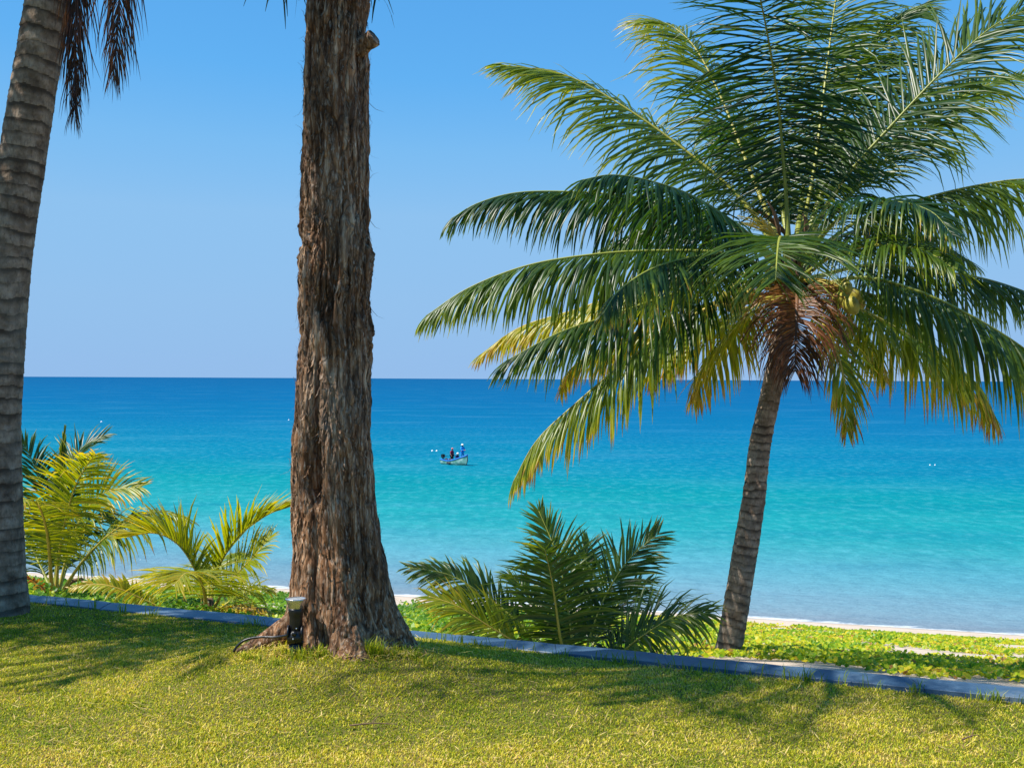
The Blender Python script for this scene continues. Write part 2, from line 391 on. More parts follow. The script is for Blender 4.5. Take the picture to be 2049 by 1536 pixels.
# ------------------------------------------------------------------ palms
def spline(P, n):
    """Catmull-Rom through P, resampled evenly to n points"""
    P = [np.array(tuple(p), float) for p in P]
    P = [2*P[0]-P[1]]+P+[2*P[-1]-P[-2]]
    out = []
    for i in range(1, len(P)-2):
        for t in np.linspace(0, 1, 16, endpoint=False):
            a, b, c, d = P[i-1:i+3]
            out.append(.5*((2*b)+(-a+c)*t+(2*a-5*b+4*c-d)*t*t+(-a+3*b-3*c+d)*t**3))
    out.append(P[-2]); out = np.array(out)
    L = np.concatenate([[0], np.cumsum(np.linalg.norm(np.diff(out, axis=0), axis=1))])
    q = np.linspace(0, L[-1], n)
    return np.stack([np.interp(q, L, out[:, k]) for k in range(3)], 1), L[-1]
def unit(v): return v/(np.linalg.norm(v, axis=-1, keepdims=True)+1e-12)
def frond(root, P, Lmax=.72, space=.022, droop=.55, tone=.2, width=.026, tip=.2, seed=0, start=.2, vee=.30, roll=0.0, r0=.026,
          a0=68, a1=26, ragged=.12, minl=.42, name='frond', gap=0.0, label=None, face=False, jit=1.0, mess=1.0):
    """one feather frond: leaflets are one mesh, the midrib its sub-part"""
    rg = np.random.default_rng(seed+100)
    C, L = spline(P, 60)
    T = unit(np.gradient(C, axis=0))
    h = C[-1]-C[0]; h[2] = 0
    if np.linalg.norm(h) < .12: h = np.array([0, -1.0, 0])
    if face: h = np.array([0, -1.0, 0])
    h = unit(h); B0 = np.cross(h, [0, 0, 1.0])
    n = max(8, int(L*(1-start)/space))
    V = []; Q = []; A = []; nv = 0
    W = np.array([.62, 1.0, .95, .66, .05]); S = np.linspace(0, 1, 5)
    for side in (-1, 1):
        t = start+(1-start)*(np.arange(n)+rg.uniform(.1, .9, n))/n
        keep = rg.uniform(size=n) > max(gap, .04)
        t = t[keep]; m = len(t)
        f = t*59; i = np.clip(f.astype(int), 0, 58); u = (f-i)[:, None]
        p = C[i]*(1-u)+C[i+1]*u; tt = unit(T[i]*(1-u)+T[i+1]*u)
        b = unit(B0-tt*(tt@B0)[:, None]); nn = np.cross(b, tt)
        rl = roll
        b, nn = b*math.cos(rl)+nn*math.sin(rl), nn*math.cos(rl)-b*math.sin(rl)
        q = (t-start)/(1-start)
        prof = np.where(q < .35, minl+(1-minl)*np.sin(q/.35*PI/2), 1-(1-.30)*((q-.35)/.65)**1.6)
        ln = Lmax*prof*(1+ragged*rg.normal(size=m)).clip(.5, 1.3)
        a = np.radians(a0+(a1-a0)*q**1.15+rg.normal(0, 4.5, m)*mess)
        v = vee+rg.normal(0, .13, m)*mess
        d = np.cos(a)[:, None]*tt+np.sin(a)[:, None]*(side*b*np.cos(v)[:, None]+nn*np.sin(v)[:, None])
        g = droop*(1+.30*rg.normal(size=m)+2.2*(rg.random(m) < .03)).clip(.3, 3.4)*(ln/Lmax)**.7
        tw = rg.normal(0, .32, m)*mess
        tn = tone+rg.normal(0, .045, m)+.10*q*(tip > 0)
        pt = p.copy()
        for k in range(5):
            w = unit(tt-d*np.sum(tt*d, 1)[:, None]); no = np.cross(d, w)
            w2 = w*np.cos(tw)[:, None]+no*np.sin(tw)[:, None]; no2 = np.cross(d, w2)
            hw = (width*W[k]*.5*(.55+.45*(ln/Lmax)))[:, None]
            V += [pt-w2*hw, pt-no2*hw*.45*np.sign(no2[:, 2:]+1e-6)*-1, pt+w2*hw]
            tk = tn+tip*max(0, S[k]-.55)**1.3*2.2*(1+.5*rg.normal(size=m)).clip(0, 2)*(.5+q)
            A += [tk, tk+.03, tk]
            if k < 4:
                d = unit(d+np.array([0, 0, -1.0])*(g*(.35+.55*k))[:, None]*.5+rg.normal(0, .035*jit, (m, 3)))
                pt = pt+d*(ln/4)[:, None]
        ar = np.arange(m)
        for k in range(4):
            for c in (0, 1):
                o = nv
                Q.append(np.stack([o+(k*3+c)*m+ar, o+(k*3+c+1)*m+ar, o+((k+1)*3+c+1)*m+ar, o+((k+1)*3+c)*m+ar], 1))
        nv += 15*m
    fo = mesh_np(name, np.concatenate(V), np.concatenate(Q), M['frond'], root, {'tone': np.clip(np.concatenate(A), 0, 1)})
    if label: fo['label'] = label
    mb = MB(); tq = np.linspace(0, 1, 60)
    mb.tube(C, r0*(1-.93*tq**.8)+.0022+r0*.9*np.exp(-tq/.05), 7, a=np.clip(tone+.12*tq+(.1 if tone < .6 else 0), 0, 1), flat=.7)
    mb.build('midrib', M['midrib'], fo)
    return fo
def palm_trunk(root, C, rad, ring=.088, seg=40, step=.011, name='trunk', seed=0, amp=1.0, flare=0.0):
    P, L = spline(C, 50)
    n = int(L/step); P, _ = spline(C, n); T = unit(np.gradient(P, axis=0))
    r = np.interp(np.linspace(0, 1, n), np.linspace(0, 1, len(rad)), rad)
    al = np.linspace(0, L, n)[:, None]; th = np.linspace(0, 2*PI, seg, endpoint=False)[None, :]
    X = np.array([1.0, 0, 0]); B = unit(X-T*(T@X)[:, None]); N = np.cross(T, B)
    ct, st = np.cos(th), np.sin(th)
    wob = (fbm(ct*1.2+5, st*1.2, al*3, 3, seed)-.5)
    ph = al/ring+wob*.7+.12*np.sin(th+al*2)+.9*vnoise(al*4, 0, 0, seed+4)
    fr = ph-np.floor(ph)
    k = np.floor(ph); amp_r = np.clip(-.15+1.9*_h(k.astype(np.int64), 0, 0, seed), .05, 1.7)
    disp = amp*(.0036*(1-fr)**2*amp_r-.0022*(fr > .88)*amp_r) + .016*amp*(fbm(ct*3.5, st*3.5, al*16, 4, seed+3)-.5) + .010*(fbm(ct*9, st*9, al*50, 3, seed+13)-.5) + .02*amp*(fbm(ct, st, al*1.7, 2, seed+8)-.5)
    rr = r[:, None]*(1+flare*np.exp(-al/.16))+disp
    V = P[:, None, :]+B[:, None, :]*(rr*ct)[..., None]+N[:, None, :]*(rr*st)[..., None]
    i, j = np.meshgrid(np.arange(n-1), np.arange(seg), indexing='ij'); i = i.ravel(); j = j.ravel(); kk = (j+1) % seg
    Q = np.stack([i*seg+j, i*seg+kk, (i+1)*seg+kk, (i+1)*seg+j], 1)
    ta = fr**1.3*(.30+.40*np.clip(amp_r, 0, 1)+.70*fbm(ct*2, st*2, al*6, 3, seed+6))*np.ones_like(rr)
    return mesh_np(name, V.reshape(-1, 3), Q, M['palm_bark'], root, {'tone': ta.ravel()})
def px(lst, D): return [at(x, y, D+d) for x, y, d in lst]

# ---- main coconut palm on the beach behind the wall
D0 = 13.0
b0 = at(1452, 1330, D0); b0.z = terr_z(b0.x, b0.y)+0.0
pr = thing('coconut_palm', 'tall coconut palm with full green crown and coconuts behind the low wall', 'palm tree', tuple(b0))
tp = [b0-Vector((.03, 0, .25)), at(1454, 1316, D0), at(1475, 1200, D0), at(1493, 1090, D0), at(1507, 1000, D0), at(1519, 900, D0), at(1533, 830, D0), at(1546, 770, D0), at(1562, 700, D0), at(1578, 620, D0), at(1586, 540, D0), at(1588, 490, D0)]
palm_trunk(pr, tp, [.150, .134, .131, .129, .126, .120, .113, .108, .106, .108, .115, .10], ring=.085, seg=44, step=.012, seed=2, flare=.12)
FR = [  # pixel polyline with depth offset, then options
 ([(1578,500,-.05),(1572,380,-.10),(1556,200,-.30),(1530,40,-.75),(1495,-110,-1.5)], dict(Lmax=.98, droop=.26, minl=.28, mess=1.9, space=.018, width=.025, tone=.14, vee=-.05, a0=112, a1=50, start=.13, tip=.1)),
 ([(1598,500,.1),(1630,330,.3),(1655,130,.75),(1672,0,1.2),(1690,-100,1.7)], dict(Lmax=.88, droop=.30, minl=.28, mess=1.9, space=.018, width=.025, tone=.30, vee=-.05, a0=104, a1=48, start=.13, tip=.1)),
 ([(1606,500,.15),(1668,310,.6),(1715,160,1.1),(1765,55,1.6),(1850,8,2.1)], dict(Lmax=.85, droop=.5, minl=.28, mess=1.9, tone=.18, vee=0, a0=90, a1=45, tip=.1)),
 ([(1592,500,.4),(1602,420,.8),(1616,330,1.3),(1645,265,2.0),(1690,240,2.6)], dict(Lmax=.75, droop=.6, tone=.16, vee=0, start=.12)),
 ([(1580,500,.4),(1560,400,.9),(1520,310,1.6),(1470,255,2.3),(1425,245,2.8)], dict(Lmax=.75, droop=.6, tone=.16, vee=0, start=.12)),
 ([(1562,490,.2),(1500,340,.7),(1445,200,1.2),(1390,95,1.6),(1335,48,1.9),(1282,42,2.2)], dict(Lmax=.9, droop=.55, tone=.36, tip=.3, vee=-.1)),
 ([(1555,500,0),(1480,395,.3),(1370,300,.5),(1250,215,.7),(1130,150,.9),(1008,130,1.0)], dict(Lmax=.92, droop=.5, tone=.31, tip=.25, vee=-.2, start=.14, roll=.4)),
 ([(1612,490,-.1),(1680,370,-.25),(1790,245,-.4),(1900,130,-.5),(2000,45,-.5),(2110,5,-.4)], dict(Lmax=.88, droop=.30, tone=.22, tip=.2, vee=0, a0=68, mess=1.2, roll=-.75)),
 ([(1616,490,.2),(1720,370,.7),(1830,270,1.1),(1940,185,1.5),(2045,150,1.8)], dict(Lmax=.75, droop=.5, tone=.30, tip=.3, roll=-.4)),
 ([(1552,520,-.1),(1480,455,-.7),(1390,395,-1.3),(1300,362,-1.8),(1225,350,-2.1),(1165,360,-2.3)], dict(Lmax=.72, droop=.95, tone=.12, tip=.12)),
 ([(1555,530,.1),(1450,440,.3),(1330,405,.4),(1200,387,.5),(1050,384,.6),(960,405,.6),(902,438,.6)], dict(Lmax=.74, droop=1.0, tone=.12, tip=.1)),
 ([(1555,545,0),(1450,508,-.1),(1330,502,-.2),(1200,508,-.3),(1060,530,-.3),(940,575,-.3),(852,632,-.3)], dict(Lmax=.76, droop=1.25, tone=.24, tip=.2)),
 ([(1560,560,.3),(1430,545,.8),(1300,570,1.3),(1150,620,1.8),(1040,655,2.1),(958,712,2.3)], dict(Lmax=.62, droop=1.0, tone=.50, tip=.2)),
 ([(1562,580,-.2),(1450,560,-.7),(1340,590,-1.1),(1230,628,-1.4),(1120,665,-1.6),(1012,722,-1.7)], dict(Lmax=.78, droop=.95, tone=.15, tip=.2)),
 ([(1565,560,-.3),(1480,512,-1.1),(1400,512,-1.7),(1310,535,-2.2),(1240,580,-2.6),(1205,630,-2.8)], dict(Lmax=.62, droop=.9, tone=.16, tip=.55)),
 ([(1565,590,.4),(1450,600,1.0),(1330,640,1.6),(1220,690,2.0),(1150,730,2.2),(1122,775,2.3)], dict(Lmax=.62, droop=1.0, tone=.51, tip=.25)),
 ([(1568,600,-.1),(1470,600,-.2),(1360,645,-.3),(1250,725,-.4),(1160,800,-.4),(1075,880,-.4),(1026,965,-.3)], dict(Lmax=.70, droop=1.1, tone=.36, tip=.5, gap=.08)),
 ([(1568,600,.4),(1500,630,.9),(1440,690,1.3),(1400,750,1.5),(1385,800,1.5)], dict(Lmax=.62, droop=1.0, tone=.48, tip=.4)),
 ([(1570,600,.3),(1510,610,1.2),(1420,650,1.9),(1330,720,2.3),(1290,760,2.4)], dict(Lmax=.6, droop=1.0, tone=.45, tip=.5)),
 ([(1580,545,-.15),(1572,490,-.8),(1562,474,-1.5),(1556,500,-2.3),(1552,560,-2.75)], dict(Lmax=.86, droop=.30, tone=.22, tip=.15, a0=74, a1=30, vee=.0, start=.40)),
 ([(1600,560,-.1),(1660,515,-.7),(1735,492,-1.3),(1810,493,-1.8),(1870,512,-2.1),(1910,540,-2.3)], dict(Lmax=.66, droop=.85, tone=.24, tip=.2)),
 ([(1606,525,-.1),(1665,450,-.6),(1730,412,-1.1),(1800,405,-1.6),(1865,425,-2.0),(1905,470,-2.3)], dict(Lmax=.60, droop=.85, tone=.10, tip=.45)),
 ([(1612,520,.2),(1720,440,.4),(1830,402,.6),(1950,372,.7),(2060,358,.8),(2170,372,.8)], dict(Lmax=.84, droop=1.2, tone=.28, tip=.2)),
 ([(1612,560,.3),(1740,530,.9),(1860,540,1.3),(1980,560,1.6),(2090,600,1.8),(2170,650,1.9)], dict(Lmax=.7, droop=1.0, tone=.22, tip=.2)),
 ([(1610,580,-.1),(1720,555,-.4),(1830,580,-.7),(1950,635,-.9),(2060,705,-1.0),(2150,790,-1.0)], dict(Lmax=.86, droop=1.15, tone=.24, tip=.4)),
 ([(1608,600,.1),(1700,610,.3),(1800,660,.4),(1890,715,.5),(1955,770,.5),(1995,840,.5)], dict(Lmax=.76, droop=1.1, tone=.40, tip=.6, gap=.08)),
 ([(1602,610,-.2),(1640,640,-.5),(1672,700,-.7),(1690,770,-.8),(1695,862,-.8)], dict(Lmax=.50, droop=.8, tone=.42, tip=.6, a1=20)),
 ([(1605,600,.4),(1680,630,.9),(1740,690,1.2),(1775,760,1.3)], dict(Lmax=.6, droop=1.0, tone=.40, tip=.4)),
 ([(1608,590,.4),(1700,580,1.1),(1790,610,1.7),(1860,680,2.1),(1900,760,2.2)], dict(Lmax=.62, droop=1.0, tone=.32, tip=.3)),
 ([(1570,540,.4),(1480,470,1.2),(1390,450,1.8),(1290,460,2.3),(1200,500,2.6)], dict(Lmax=.62, droop=1.0, tone=.14, tip=.2)),
 ([(1605,545,.4),(1690,470,1.1),(1780,455,1.7),(1870,480,2.2),(1950,530,2.5)], dict(Lmax=.62, droop=1.0, tone=.16, tip=.2)),
 ([(1594,575,-.15),(1595,590,-.42),(1594,635,-.66),(1592,690,-.80),(1591,742,-.84)], dict(Lmax=.66, droop=1.05, tone=.89, tip=.03, a0=92, a1=36, width=.014, space=.0075, vee=.42, start=.10, r0=.03, minl=.9, label='dead brown frond hanging against the trunk')),
]
for k, (p, o) in enumerate(FR):
    o['Lmax'] *= 1.18; o.setdefault('width', .030)
    if o.get('droop', 0) >= .9 and 'label' not in o and 'vee' not in o: o['vee'] = -.5; o['droop'] *= .78
    o.setdefault('r0', .034)
    frond(pr, px(p, D0), seed=k, **o)
hub = at(1588, 520, D0)
# fibrous crown heart with sheath strips
mb = MB()
for k in range(26):
    a = k*2.4; r = .10; z0 = -.42+.5*random.random()
    p0 = hub+Vector((math.cos(a)*r, math.sin(a)*r, z0)); p1 = p0+Vector((math.cos(a)*.06, math.sin(a)*.06, .25+.2*random.random()))
    mb.tube([p0, (p0+p1)/2+Vector((math.cos(a)*.03, math.sin(a)*.03, 0)), p1], [.035, .03, .008], 6, flat=.4)
mb.tube([hub+Vector((0, 0, -.6)), hub+Vector((0, 0, -.2)), hub+Vector((0, 0, .15))], [.12, .15, .07], 12)
mb.build('fibre_sheath', M['fibre'], pr)
# dry spathes and flower sprays
for (xx, yy, x1, y1, dd) in ((1560, 470, 1535, 402, -.2), (1612, 470, 1606, 428, -.15), (1585, 480, 1500, 412, .2)):
    mb = MB(); a_, b_ = at(xx, yy, D0+dd), at(x1, y1, D0+dd-.1)
    mb.tube(spline([a_, a_.lerp(b_, .55)+Vector((.02, 0, .02)), b_], 10)[0], [.02, .035, .042, .045, .044, .04, .034, .026, .016, .004], 8, flat=.5); mb.build('flower_sheath', M['fibre'], pr)
for s_, (bx, by, ex, ey) in enumerate(((1560, 480, 1490, 440), (1570, 560, 1490, 600), (1605, 560, 1690, 600))):
    mb = MB()
    for k in range(16):
        p0 = at(bx, by, D0-.2); e = at(ex+random.uniform(-30, 30), ey+random.uniform(-28, 22), D0-.45+random.uniform(-.2, .2))
        mid = p0.lerp(e, .6)+Vector((0, 0, .05)); mb.tube(spline([p0, mid, e], 8)[0], [.008]*4+[.006, .005, .004, .003], 5, a=.62)
    mb.build('flower_spray', M['midrib'], pr)
def coconut(c, r, ax):
    c = Vector(c); ax = Vector(ax).normalized(); m = ax.to_track_quat('Z', 'Y').to_matrix()
    pr_ = [(.001, 1.25), (.35, 1.15), (.7, .8), (.95, .25), (1.0, -.15), (.85, -.7), (.5, -1.05), (.22, -1.15), (.001, -1.16)]
    seg = 15; V = []
    for (q, z) in pr_:
        for k in range(seg):
            th = 2*PI*k/seg; w = 1+.06*math.cos(3*th)
            V.append(c+m @ Vector((q*w*r*math.cos(th), q*w*r*math.sin(th), z*r)))
    Q = [[i*seg+j, (i+1)*seg+j, (i+1)*seg+(j+1) % seg, i*seg+(j+1) % seg] for i in range(len(pr_)-1) for j in range(seg)]
    co = mesh_np('coconut', [tuple(v) for v in V], np.array(Q), M['coconut'], pr)
    cp = MB(); e = c+m @ Vector((0, 0, -1.12*r))
    cp.tube([e, e-m @ Vector((0, 0, .25*r))], [r*.42, r*.25], 9); cp.build('calyx', M['stalk'], co)
for (x_, y_, r_, dd) in ((1448, 597, .075, -.45), (1472, 580, .08, -.35), (1480, 604, .088, -.6), (1462, 612, .07, -.35), (1500, 588, .08, -.3), (1425, 618, .06, -.35),
                         (1680, 600, .085, -.55), (1704, 611, .092, -.75), (1692, 578, .085, -.5), (1712, 590, .07, -.35), (1672, 578, .075, -.4), (1722, 606, .06, -.35)):
    coconut(at(x_, y_, D0+dd), r_*.88, (random.uniform(-.5, .5), random.uniform(-.6, 0), -1))
mb = MB(); mb.tube(spline([at(1400, 622, D0-.5), at(1440, 610, D0-.5), at(1500, 606, D0-.35), at(1565, 600, D0-.05)], 12)[0], np.linspace(.022, .034, 12), 9, flat=.6)
mb.build('leaf_stalk', M['stalk'], pr)

# ---- leaning palm at the left edge, crown above the frame
D1 = 7.95
b1 = at(-6, 1236, D1); b1.z = float(lawn_z(b1.x, b1.y))
pl = thing('coconut_palm', 'thick grey ringed palm trunk leaning at the left edge of the lawn', 'palm tree', tuple(b1))
tp = [b1-Vector((.02, 0, .12)), at(-9, 1215, D1), at(-12, 1100, D1), at(-11, 950, D1), at(-7, 800, D1), at(4, 640, D1), at(20, 480, D1), at(44, 320, D1), at(70, 160, D1), at(97, 0, D1), at(135, -200, D1), at(180, -400, D1), at(205, -500, D1)]
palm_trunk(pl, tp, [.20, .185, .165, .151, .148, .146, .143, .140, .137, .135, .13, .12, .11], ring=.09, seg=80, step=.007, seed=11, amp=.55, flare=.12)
def crown(root, hub, n, length, seed, lo=-.05, hi=1.25, keepout=None, tone=(.1, .3)):
    rg = random.Random(seed)
    for k in range(n):
        az = k*2.399+rg.uniform(-.25, .25); el = lo+(hi-lo)*((k+.5)/n)**.9
        if keepout and keepout(az, el): continue
        L = length*rg.uniform(.85, 1.05); h = Vector((math.cos(az), math.sin(az), 0)); P = [hub]; p = hub.copy(); e = el
        for q in range(5):
            p = p+(h*math.cos(e)+Vector((0, 0, 1))*math.sin(e))*L/5; P.append(p.copy()); e -= .17+.10*q*(1 if el < .8 else .8)
        frond(root, P, seed=seed*50+k, Lmax=.8, droop=.9, tone=rg.uniform(*tone), space=.06, width=.045)
hub1 = at(205, -500, D1)
crown(pl, hub1, 20, 3.3, 3, lo=.35, hi=1.3)
# two dead fronds hanging into the picture
DEAD = dict(width=.0075, jit=2.2, ragged=.22, minl=.9, vee=.0, tip=.03, r0=.02)
frond(pl, px([(205,-490,-.1),(235,-420,-.35),(248,-260,-.45),(243,-80,-.45),(233,90,-.42),(226,150,-.42)], D1), Lmax=.46, droop=1.1, tone=1.0, space=.011, a0=36, a1=14, seed=301, start=.42, label='dead dark brown frond hanging clear of the trunk', **DEAD)
frond(pl, px([(200,-490,.1),(192,-380,.0),(172,-220,-.2),(156,-60,-.2),(150,110,-.2),(150,225,-.2)], D1), Lmax=.46, droop=1.1, tone=1.0, space=.009, a0=26, a1=12, seed=302, start=.45, label='dead brown frond hanging along the trunk', **DEAD)

# ---- young palms behind the wall
def young(label, base, D, lst, **kw):
    b = at(base[0], base[1], D); b.z = float(terr_z(b.x, b.y))-.02
    r = thing('young_palm', label, 'young palm', tuple(b), 'young palms behind the wall')
    top = at(base[0], base[1]-14, D)
    mb = MB(); rg = random.Random(base[0])
    for k in range(12):
        a = k*2.4; q = Vector((math.cos(a), math.sin(a), 0))
        mb.tube([b+q*.10, b.lerp(top, .6)+q*.07, top+q*.05+Vector((0, 0, .12))], [.05, .05, .02], 7, flat=.6)
    mb.tube([b, b.lerp(top, .5), top], [.12, .10, .05], 10)
    mb.build('stem', M['fibre'], r)
    for k, (p, o) in enumerate(lst):
        oo = dict(kw); oo.update(o)
        frond(r, px(p, D), seed=base[0]+k, **oo)
    return r
young('bright yellow green young palm by the leaning trunk, the tallest bush on the left', (108, 1200), 17.0, [
 ([(104,1190,-.1),(100,1120,-.4),(92,1055,-.7),(74,1008,-1.1),(40,1000,-1.5),(5,1040,-1.8)], dict(tone=.46, droop=.35, vee=-.05, a0=80, Lmax=.62, face=True)),
 ([(112,1190,0),(118,1110,-.1),(132,1035,-.25),(152,970,-.5),(176,928,-.85),(192,908,-1.2)], dict(tone=.45, droop=.25, vee=.05, a0=78, Lmax=.66, face=True)),
 ([(116,1190,.1),(140,1090,.2),(172,1020,.2),(218,982,.1),(282,974,0)], dict(tone=.43, droop=.35, tip=.3, roll=-.9)),
 ([(118,1195,-.3),(160,1130,-.6),(215,1072,-.8),(270,1038,-.8),(325,1024,-.1),(376,1040,-.2)], dict(tone=.40, droop=.75, tip=.55, Lmax=.66, start=.22, vee=-.1, roll=-.5)),
 ([(112,1190,.3),(120,1060,.6),(135,960,.9),(162,898,1.1),(206,872,1.2)], dict(tone=.14, droop=.25, tip=.2)),
 ([(104,1190,.3),(96,1070,.6),(84,980,.8),(62,915,.9),(36,876,.9)], dict(tone=.16, droop=.3)),
 ([(110,1180,.3),(118,1030,.5),(124,930,.6),(130,858,.6)], dict(tone=.3, droop=.1, Lmax=.3, a0=20, a1=8)),
 ([(114,1190,.5),(150,1090,.9),(185,1035,1.2),(215,1040,1.3),(232,1080,1.3)], dict(tone=.22, droop=.7)),
 ([(108,1190,.4),(70,1110,.8),(40,1060,1.1),(10,1050,1.3)], dict(tone=.25, droop=.6)),
 ([(104,1198,-.1),(88,1178,-.3),(66,1160,-.5),(44,1150,-.6)], dict(tone=.78, droop=.5, Lmax=.2)),
], Lmax=.70, space=.027, width=.033, r0=.03, tip=.25)
young('pale lime young palm with an open fan of fronds, left of the thick trunk', (415, 1232), 14.5, [
 ([(408,1222,0),(398,1160,-.1),(375,1112,-.2),(345,1080,-.3),(305,1066,-.4),(255,1074,-.5)], dict(tone=.47, droop=.15, Lmax=.66, vee=.75, a0=50, a1=20)),
 ([(420,1222,.1),(432,1150,.1),(462,1092,.0),(500,1052,-.1),(538,1028,-.2),(572,1016,-.2)], dict(tone=.47, droop=.12, Lmax=.66, vee=.55, a0=46, a1=18)),
 ([(424,1224,-.1),(450,1178,-.2),(482,1140,-.3),(515,1105,-.4),(542,1072,-.4)], dict(tone=.46, droop=.3, roll=-.9, Lmax=.5, vee=.2)),
 ([(412,1226,-.2),(411,1196,-.5),(404,1168,-.8),(392,1148,-1.2),(372,1146,-1.6),(350,1168,-1.9)], dict(tone=.47, droop=.22, Lmax=.82, a0=80, vee=.05, face=True)),
 ([(402,1232,-.3),(345,1224,-.4),(290,1200,-.5),(235,1176,-.6),(190,1168,-.6),(140,1176,-.6)], dict(tone=.53, droop=.4, Lmax=.20, start=.3, roll=.9)),
 ([(422,1230,.2),(470,1196,.4),(505,1180,.5),(535,1180,.5)], dict(tone=.45, droop=.5, Lmax=.45)),
 ([(416,1225,.3),(420,1150,.6),(440,1120,.9),(480,1110,1.1)], dict(tone=.42, droop=.4, Lmax=.5)),
 ([(420,1230,-.1),(450,1215,-.3),(500,1218,-.5),(545,1235,-.6)], dict(tone=.62, droop=.6, Lmax=.35)),
], Lmax=.64, space=.020, width=.028, r0=.024, tip=.12)
young('dark green spreading young palm directly behind the wall, right of the thick trunk', (1150, 1345), 10.0, [
 ([(1135,1330,-.15),(1122,1280,-.25),(1112,1210,-.35),(1102,1150,-.5),(1090,1098,-.7)], dict(tone=.27, droop=.22, Lmax=.54, vee=.05, a0=84, a1=36, start=.1, face=True)),
 ([(1150,1330,.1),(1140,1240,.2),(1125,1150,.3),(1105,1085,.4),(1078,1022,.5)], dict(tone=.25, droop=.2, Lmax=.44, vee=.1, a1=18, start=.1, face=True)),
 ([(1165,1330,0),(1185,1260,.0),(1215,1185,.0),(1262,1115,.0),(1318,1066,.0)], dict(tone=.22, droop=.2, Lmax=.44, vee=.05, a0=58, roll=-1.0)),
 ([(1200,1350,-.2),(1250,1300,-.35),(1300,1262,-.5),(1355,1232,-.6),(1418,1226,-.7)], dict(tone=.26, droop=.6, Lmax=.50, vee=.15, start=.08, roll=-.95, a0=62)),
 ([(1120,1340,-.15),(1040,1290,-.2),(975,1250,-.25),(915,1212,-.3),(858,1192,-.3)], dict(tone=.47, droop=.25, Lmax=.42, vee=.1, start=.12, roll=1.0, a0=52, a1=22)),
 ([(1130,1330,.2),(1050,1255,.4),(975,1195,.5),(900,1150,.6),(816,1134,.7)], dict(tone=.24, droop=.38, Lmax=.34, vee=.15, start=.3, roll=.9, a0=52, a1=22)),
 ([(1165,1335,.3),(1210,1245,.5),(1255,1190,.7),(1300,1160,.8)], dict(tone=.16, droop=.35, Lmax=.42)),
 ([(1145,1330,.4),(1150,1210,.7),(1165,1130,.9),(1180,1085,1.0)], dict(tone=.17, droop=.3, Lmax=.45)),
 ([(1145,1335,.3),(1090,1240,.6),(1050,1180,.8),(1020,1150,.9)], dict(tone=.18, droop=.35, Lmax=.42)),
 ([(1165,1340,.2),(1240,1280,.4),(1300,1250,.5),(1340,1250,.6)], dict(tone=.14, droop=.5, Lmax=.4)),
 ([(1140,1345,-.1),(1060,1320,-.2),(990,1300,-.2),(930,1290,-.3)], dict(tone=.35, droop=.5, Lmax=.3)),
], Lmax=.48, space=.0165, width=.022, r0=.016, tip=.2)

# ------------------------------------------------------------------ big fissured tree
DT = 6.4
gz = float(lawn_z(TREE.x, TREE.y-.25))
tr = thing('shaggy_tree', 'thick straight tree with shaggy fissured brown bark and spreading roots on the lawn', 'tree', (TREE.x, TREE.y, gz))
prof = [(-900,640,705),(-500,628,718),(-200,618,728),(0,612,737),(100,610,735),(165,606,733),(300,609,735),(400,607,740),(500,604,743),(600,601,738),(700,598,741),(800,590,743),(900,585,745),(1000,587,752),(1100,590,766),(1180,587,782),(1230,586,797),(1270,584,812),(1300,580,826),(1345,575,835)]
ys = np.array([p[0] for p in prof], float); xl = np.array([p[1] for p in prof], float); xr = np.array([p[2] for p in prof], float)
yy = np.concatenate([np.linspace(-900, -60, 90), np.linspace(-55, 1345, 720)])[::-1]
seg = 260
zc = np.array([at(690, y, DT).z for y in yy])
cl = np.array([at(np.interp(y, ys, xl), y, DT).x for y in yy]); cr_ = np.array([at(np.interp(y, ys, xr), y, DT).x for y in yy])
cx = (cl+cr_)/2; hw = (cr_-cl)/2
th = np.linspace(0, 2*PI, seg, endpoint=False)[None, :]; ct = np.cos(th); st = np.sin(th)
Z = zc[:, None]; hgt = np.clip(Z-gz, -.2, 9)
def lobe(t0, w): return np.exp(-((((th-t0+PI) % (2*PI))-PI)/w)**2)
r = hw[:, None]*np.ones_like(th)
base = np.exp(-hgt/.28)
r = r*(1 + base*(.08*lobe(-PI/2+.15, .35) + .02*lobe(-.12, .35) - .10*lobe(-PI/2+.62, .16) - .16*lobe(-PI/2-.45, .16) + .10*lobe(-PI/2-.95, .3) + .2*lobe(PI*.5, .5)))
r = r + np.exp(-hgt/.09)*(.04*lobe(-.05, .30)+.05*lobe(-PI/2+.2, .35)+.05*lobe(-.8, .2)+.07*lobe(PI*.6, .4))
fl = np.exp(-((hgt-.45)/.55)**2)                         # long flutes up the butt
r = r*(1-.10*fl*lobe(-PI/2+.46, .09)-.10*fl*lobe(-PI/2+.80, .08)-.07*fl*lobe(-PI/2+1.1, .07)+.05*fl*lobe(-PI/2+.12, .25)-.12*fl*lobe(-PI/2-.36, .10)-.06*fl*lobe(-PI/2-.8, .08))
hol = np.exp(-((Z-at(690, 935, DT).z)/.17)**4)*lobe(-PI/2-.40, .19)     # hollow in the butt
r = r*(1-.62*hol)
crk = np.exp(-((Z-at(690, 830, DT).z)/.35)**4)*lobe(-PI/2-.33, .08); r = r*(1-.24*crk)
X0 = ct*hw[:, None]; Y0 = st*hw[:, None]
warp = (fbm(X0*6, Y0*6, Z*2.2, 3, 21)-.5)*.10
fz = 1-np.abs(2*fbm((X0+warp)*25, (Y0+warp)*25, Z*2.0, 4, 31)-1)        # ridged vertical fissures
fine = fbm((X0+warp)*85, (Y0+warp)*85, Z*9, 3, 41)-.5
lump = fbm(X0*5, Y0*5, Z*3.2, 4, 51)-.5
